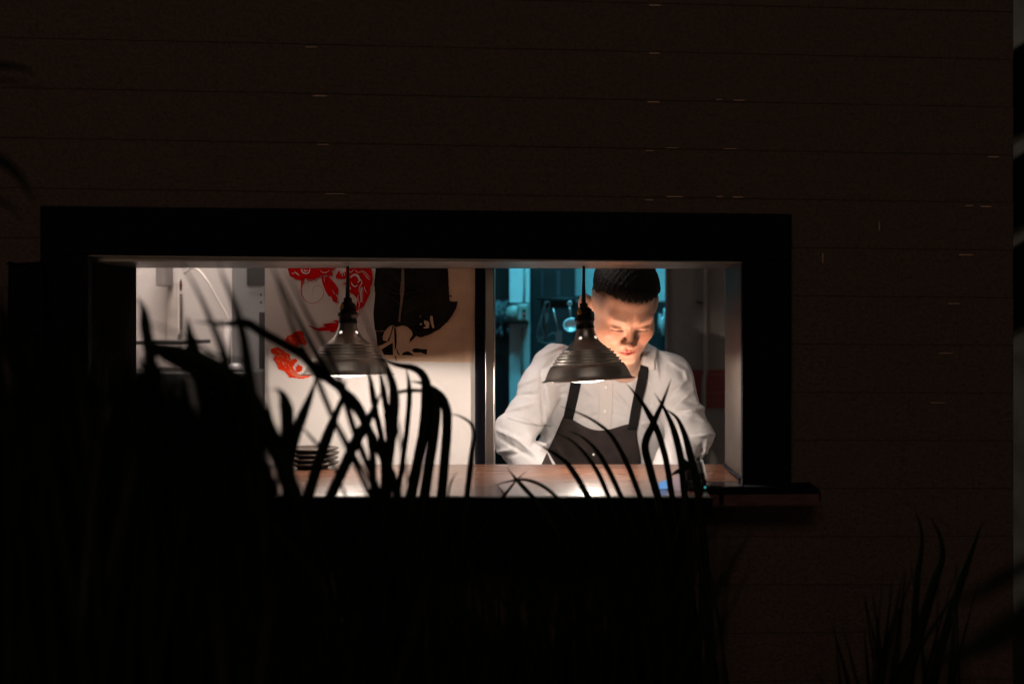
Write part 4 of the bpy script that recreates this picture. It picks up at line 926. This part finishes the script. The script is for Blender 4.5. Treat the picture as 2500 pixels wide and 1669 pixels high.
def plant(name, label, uroot, Y, blades, group='strap leaved plants outside the window', fill=None, stemr=.035):
    root = Vector(((uroot-CU)*Y/F, Y, .0))
    t = thing(name, label, 'plant', root, group)
    b = B(); rnd = random.Random(int(uroot*7+Y*100))
    for bl in blades:
        pts, w = bl[0], bl[1]; Yb = bl[2] if len(bl) > 2 else Y; tk = bl[3] if len(bl) > 3 else .3
        rt = root + Vector((rnd.uniform(-.05, .05), rnd.uniform(-.04, .04), .04)) if len(bl) < 5 else None
        blade(b, pts, w, Yb, 0, tk, 30, rnd.uniform(-.3, .3), rt)
    if fill:
        for (n, u0, u1, env, w0, w1, lean) in fill:
            k = 0; tries = 0
            while k < n and tries < n*30:
                tries += 1
                ut = rnd.uniform(u0, u1); vt = env(ut) + abs(rnd.gauss(0, 55)) + 3
                Yt = Y + rnd.uniform(-.16, .16); x0 = rnd.uniform(-.16, .16)
                rt = root + Vector((x0, rnd.uniform(-.1, .1), .02)); tip = P(ut, vt, Yt)
                mid = rt.lerp(tip, .55) + Vector((-(tip.x-rt.x)*rnd.uniform(.0, .3), 0, rnd.uniform(.0, .10)))
                arc = [tuple(tip), tuple(tip.lerp(mid, .5) + Vector((-(tip.x-rt.x)*.05, 0, rnd.uniform(0, .03)))), tuple(mid), tuple(rt)]
                C = [Vector(p) for p in spline(arc, 14)]
                ok = True
                for c in C[1:10]:
                    uu = CU + c.x*F/c.y; vv = CV + (CZ-c.z)*F/c.y
                    if vv < env(uu) + 4: ok = False; break
                if not ok: continue
                k += 1; ww = rnd.uniform(w0, w1)*Y/F; V = []; m = len(C)-1; tw = rnd.uniform(-.7, .7)
                for i, c in enumerate(C):
                    tt = (C[min(i+1, m)]-C[max(i-1, 0)]).normalized(); f = i/m; q = max(.0006, ww*min(1, f/.35))
                    sd = tt.cross(Vector((0, 1, 0))); sd.normalize(); sd = Matrix.Rotation(tw*(1-f), 3, tt) @ sd; nn = tt.cross(sd)
                    if nn.y > 0: nn = -nn
                    V += [c-sd*q/2, c+nn*q*.1, c+sd*q/2, c-nn*q*.04]
                Fc = []
                for i in range(m):
                    for q in range(4): a = i*4+q; a2 = i*4+(q+1) % 4; Fc.append((a, a2, a2+4, a+4))
                Fc.append((0, 1, 2, 3)); b.add(V, Fc, 1 if rnd.random() < .06 else 0)
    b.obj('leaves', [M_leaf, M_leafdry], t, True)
    b = B(); b.lathe([(stemr*1.6, -.02), (stemr*1.3, .05), (stemr, .16), (stemr*.5, .26), (.001, .3)], root, None, 16); b.obj('stem', M_stem, t, True)
    return t
def envf(pts):
    us = [p[0] for p in pts]; vs = [p[1] for p in pts]
    return lambda u: float(np.interp(u, us, vs))
ENV = envf([(-200, 690), (0, 690), (90, 700), (190, 705), (262, 765), (305, 830), (345, 842), (358, 850), (451, 905), (470, 985), (520, 915), (560, 905), (600, 960), (628, 985), (650, 1040), (700, 1100), (735, 1130), (750, 1202), (860, 1212), (940, 1150), (985, 1150), (1015, 1210), (1120, 1216), (1620, 1218), (1690, 1150), (1705, 1165), (1725, 1210), (1860, 1262), (1900, 1330), (1960, 1420), (2050, 1560), (2200, 1650)])

plant('flax_plant', 'flax with crossing stiff leaves in front of the sharp right end of the window', 1640, 2.72, [
 ([(1639,924),(1615,988),(1592,1039),(1575,1083),(1586,1140),(1606,1212)], 19, 2.70, .5),
 ([(1528,934),(1560,972),(1587,1015),(1603,1047),(1622,1106),(1641,1212)], 15, 2.74, .35),
 ([(1597,958),(1619,992),(1641,1039),(1657,1094),(1672,1212)], 17, 2.69, .45),
 ([(1619,994),(1652,1019),(1668,1051),(1684,1106),(1700,1173),(1706,1214)], 18, 2.71, .5),
 ([(1635,1161),(1655,1150),(1676,1142),(1700,1136)], 11, 2.68, .3, 0),
 ([(1649,1102),(1662,1116),(1680,1132),(1696,1150)], 8, 2.70, .3, 0),
 ([(1690,1106),(1708,1128),(1716,1160),(1716,1190),(1712,1215)], 3.4, 2.73, .3)],
 fill=[(16, 1655, 1735, ENV, 10, 18, 0)])
plant('flax_plant', 'flax with long thin leaves arching left across the chef\'s apron', 1590, 2.62, [
 ([(1366,990),(1401,1003),(1447,1025),(1484,1053),(1510,1090),(1532,1134),(1563,1212)], 13, 2.66, .7),
 ([(1352,1053),(1393,1074),(1432,1112),(1458,1150),(1486,1212)], 12, 2.60, .7),
 ([(1385,1050),(1421,1066),(1457,1100),(1485,1146),(1517,1212)], 13, 2.62, .6),
 ([(1308,1080),(1346,1102),(1380,1126),(1404,1158),(1436,1212)], 15, 2.58, .6),
 ([(1238,1020),(1300,1036),(1345,1040)], 1.6, 2.62, .6, 0)],
 fill=[(30, 1380, 1620, ENV, 9, 18, 0)])
plant('flax_plant', 'low flax whose thin leaf tips cross in a star over the counter', 1290, 2.60, [
 ([(1237,1140),(1261,1170),(1283,1194),(1302,1214)], 11, 2.6, .6),
 ([(1290,1146),(1262,1170),(1246,1190),(1226,1214)], 7, 2.62, .8),
 ([(1200,1186),(1240,1175),(1280,1170),(1312,1179),(1335,1192),(1360,1214)], 9, 2.58, .6),
 ([(1210,1180),(1224,1196),(1232,1210)], 3, 2.60, .6)],
 fill=[(26, 1120, 1420, ENV, 9, 18, 0)])
plant('flax_plant', 'broad leaved flax standing as a thick dark clump left of the black jamb', 1050, 2.42, [
 ([(920,868),(948,882),(976,892),(1004,896),(1026,907),(1038,925),(1041,964),(1036,1041),(1022,1117),(1003,1212)], 27, 2.42, .42),
 ([(1000,930),(1030,935),(1056,948),(1078,968),(1090,1000),(1091,1045),(1086,1117),(1078,1212)], 24, 2.44, .35),
 ([(1040,925),(1052,945),(1062,980),(1060,1050),(1048,1130),(1036,1212)], 26, 2.40, .25),
 ([(1085,1010),(1112,1012),(1132,1020),(1152,1036),(1158,1056),(1153,1100),(1140,1212)], 15, 2.46, .65),
 ([(990,893),(997,925),(994,1041),(984,1117),(970,1212)], 13, 2.43, .2),
 ([(964,958),(990,954),(1020,953),(1041,955)], 9, 2.41, .15, 0),
 ([(1116,1150),(1100,1180),(1094,1212)], 5, 2.4, .4)],
 fill=[(30, 960, 1160, ENV, 10, 22, 0)])
plant('flax_plant', 'upright flax in front of the left lamp with stiff blades crossing at its rim', 880, 2.30, [
 ([(846,926),(834,975),(811,1033),(783,1110),(752,1212)], 27, 2.25, .5),
 ([(934,950),(907,1010),(871,1072),(840,1140),(806,1212)], 27, 2.2, .4),
 ([(944,885),(957,925),(962,964),(958,1041),(948,1120),(940,1212)], 26, 2.3, .25),
 ([(897,890),(905,930),(916,1000),(930,1060),(938,1212)], 15, 2.34, .2),
 ([(924,890),(932,930),(943,1000),(948,1060),(950,1212)], 15, 2.32, .2),
 ([(838,945),(858,960),(876,986),(894,1030),(906,1080),(912,1212)], 17, 2.2, .3),
 ([(773,915),(760,960),(744,1000),(722,1062),(706,1130),(700,1212)], 26, 2.15, .35)],
 fill=[(34, 690, 960, ENV, 12, 24, 0), (30, 880, 1000, ENV, 14, 26, 0)])
plant('flax_plant', 'out of focus flax whose long leaves slant down across the red print', 930, 1.95, [
 ([(652,640),(672,672),(693,735),(723,819),(760,890),(807,1006),(853,1102),(905,1212)], 15, (1.7, 2.05), .5),
 ([(664,645),(690,700),(726,776),(769,857),(800,911),(834,957),(869,1062),(930,1212)], 18, (1.75, 2.1), .45),
 ([(690,655),(712,690),(752,770),(788,834),(825,915),(870,1000),(930,1100)], 11, (1.7, 2.1), .4),
 ([(716,1020),(742,1048),(777,1087),(815,1140),(845,1212)], 8, 2.05, .3),
 ([(806,1000),(827,1041),(857,1094),(900,1170)], 8, 2.05, .3),
 ([(876,740),(888,768),(905,812),(922,857),(941,905),(960,980)], 9, 1.9, .6),
 ([(470,785),(560,790),(600,787),(642,812),(690,838),(735,865),(775,905),(834,950),(880,1010)], 23, (1.9, 2.2), .25)])
plant('flax_plant', 'blurred flax at the left with dark leaves bending over the white kitchen wall', 560, 1.80, [
 ([(440,628),(452,655),(483,712),(518,790),(545,860),(560,930),(585,1040)], 26, 1.75, .8),
 ([(532,630),(545,675),(560,710),(578,759),(594,823),(606,903),(620,1000)], 30, 1.75, .7),
 ([(457,772),(462,810),(472,850),(485,910),(500,980)], 34, 1.85, .35),
 ([(470,838),(490,842),(510,858),(540,870),(590,880)], 7, 1.85, .3, 0),
 ([(662,825),(650,850),(648,900),(650,960),(662,1020),(690,1080)], 8, 1.9, .3),
 ([(645,952),(668,950),(690,956),(702,975),(704,1040),(700,1150)], 6, 1.9, .3),
 ([(672,945),(688,960),(698,990),(702,1060),(705,1150)], 34, 1.95, .25),
 ([(345,786),(372,792),(405,803),(440,818),(470,840)], 6, 1.5, .4, 0)],
 fill=[(190, 440, 720, ENV, 30, 56, 0), (190, 330, 600, ENV, 34, 64, 0)])
plant('flax_plant', 'dense dark flax filling the lower left corner in front of the window', 250, 1.75, [
 ([(333,722),(346,745),(356,800),(366,860),(380,950)], 30, 1.8, .3),
 ([(345,825),(380,842),(440,860),(520,895),(600,960),(660,1060)], 46, 1.8, .35),
 ([(340,845),(400,860),(470,900),(540,950)], 40, 1.85, .3)],
 fill=[(130, -40, 420, ENV, 34, 66, 0), (110, 260, 560, ENV, 34, 66, 0)])
plant('flax_plant', 'dark flax spreading across the bottom of the picture under the counter', 780, 1.55, [
 ([(590,1222),(640,1256),(700,1320),(760,1400),(800,1480)], 22, 1.5, .4)],
 fill=[(70, 420, 1150, lambda u: max(ENV(u), 1240), 24, 48, 0)])
plant('flax_plant', 'dark flax below the sill in front of the chef', 1450, 2.0, [], fill=[(90, 1000, 1850, lambda u: max(ENV(u), 1224), 20, 40, 0)])
plant('flax_plant', 'faint dark green flax against the brown wall at the lower right', 2150, 2.6, [
 ([(2270,1260),(2292,1300),(2300,1350),(2280,1420),(2240,1560)], 26, 2.55, .6), ([(2400,1270),(2384,1310),(2362,1370),(2330,1460),(2290,1600)], 20, 2.6, .4),
 ([(2230,1230),(2250,1300),(2240,1400),(2230,1560)], 16, 2.6, .5)],
 fill=[(24, 1980, 2420, envf([(1900, 1560), (2050, 1470), (2130, 1400), (2250, 1330), (2400, 1380)]), 18, 34, 0)])
plant('flax_plant', 'near blurred flax cutting across the bottom right corner', 2620, 1.2, [
 ([(2300,1480),(2380,1450),(2470,1400),(2560,1330)], 30, 1.2, .4), ([(2330,1600),(2420,1540),(2520,1470)], 34, 1.15, .4), ([(2400,1420),(2460,1390),(2540,1385)], 14, 1.3, .5),
 ([(2200,1640),(2320,1600),(2440,1560),(2560,1480)], 40, 1.15, .4)], fill=[(16, 2250, 2500, lambda u: 1560, 30, 50, 0)])
plant('palm_plant', 'near palm whose dark fronds poke in at the upper left edge', -330, 1.7, [
 ([(96,186),(60,168),(10,160),(-60,170),(-160,260)], 24, 1.7, .5), ([(110,220),(60,205),(0,195),(-100,230)], 8, 1.7, .5),
 ([(92,500),(66,462),(30,412),(-10,384),(-80,370),(-160,420)], 34, 1.65, .6), ([(60,540),(20,500),(-30,480),(-110,500)], 16, 1.65, .6)], 'palm fronds at the left edge', stemr=.05)
bx = thing('wall_box', 'dark box mounted on the wall just left of the black window surround', 'box', PW(58, 760))
b = B(); A = [PW(24, 645, .08), PW(95, 645, .08), PW(95, 860, .08), PW(24, 860, .08)]; b.poly(A, .075); bevel(b.obj('cover', M_black, bx), .006)
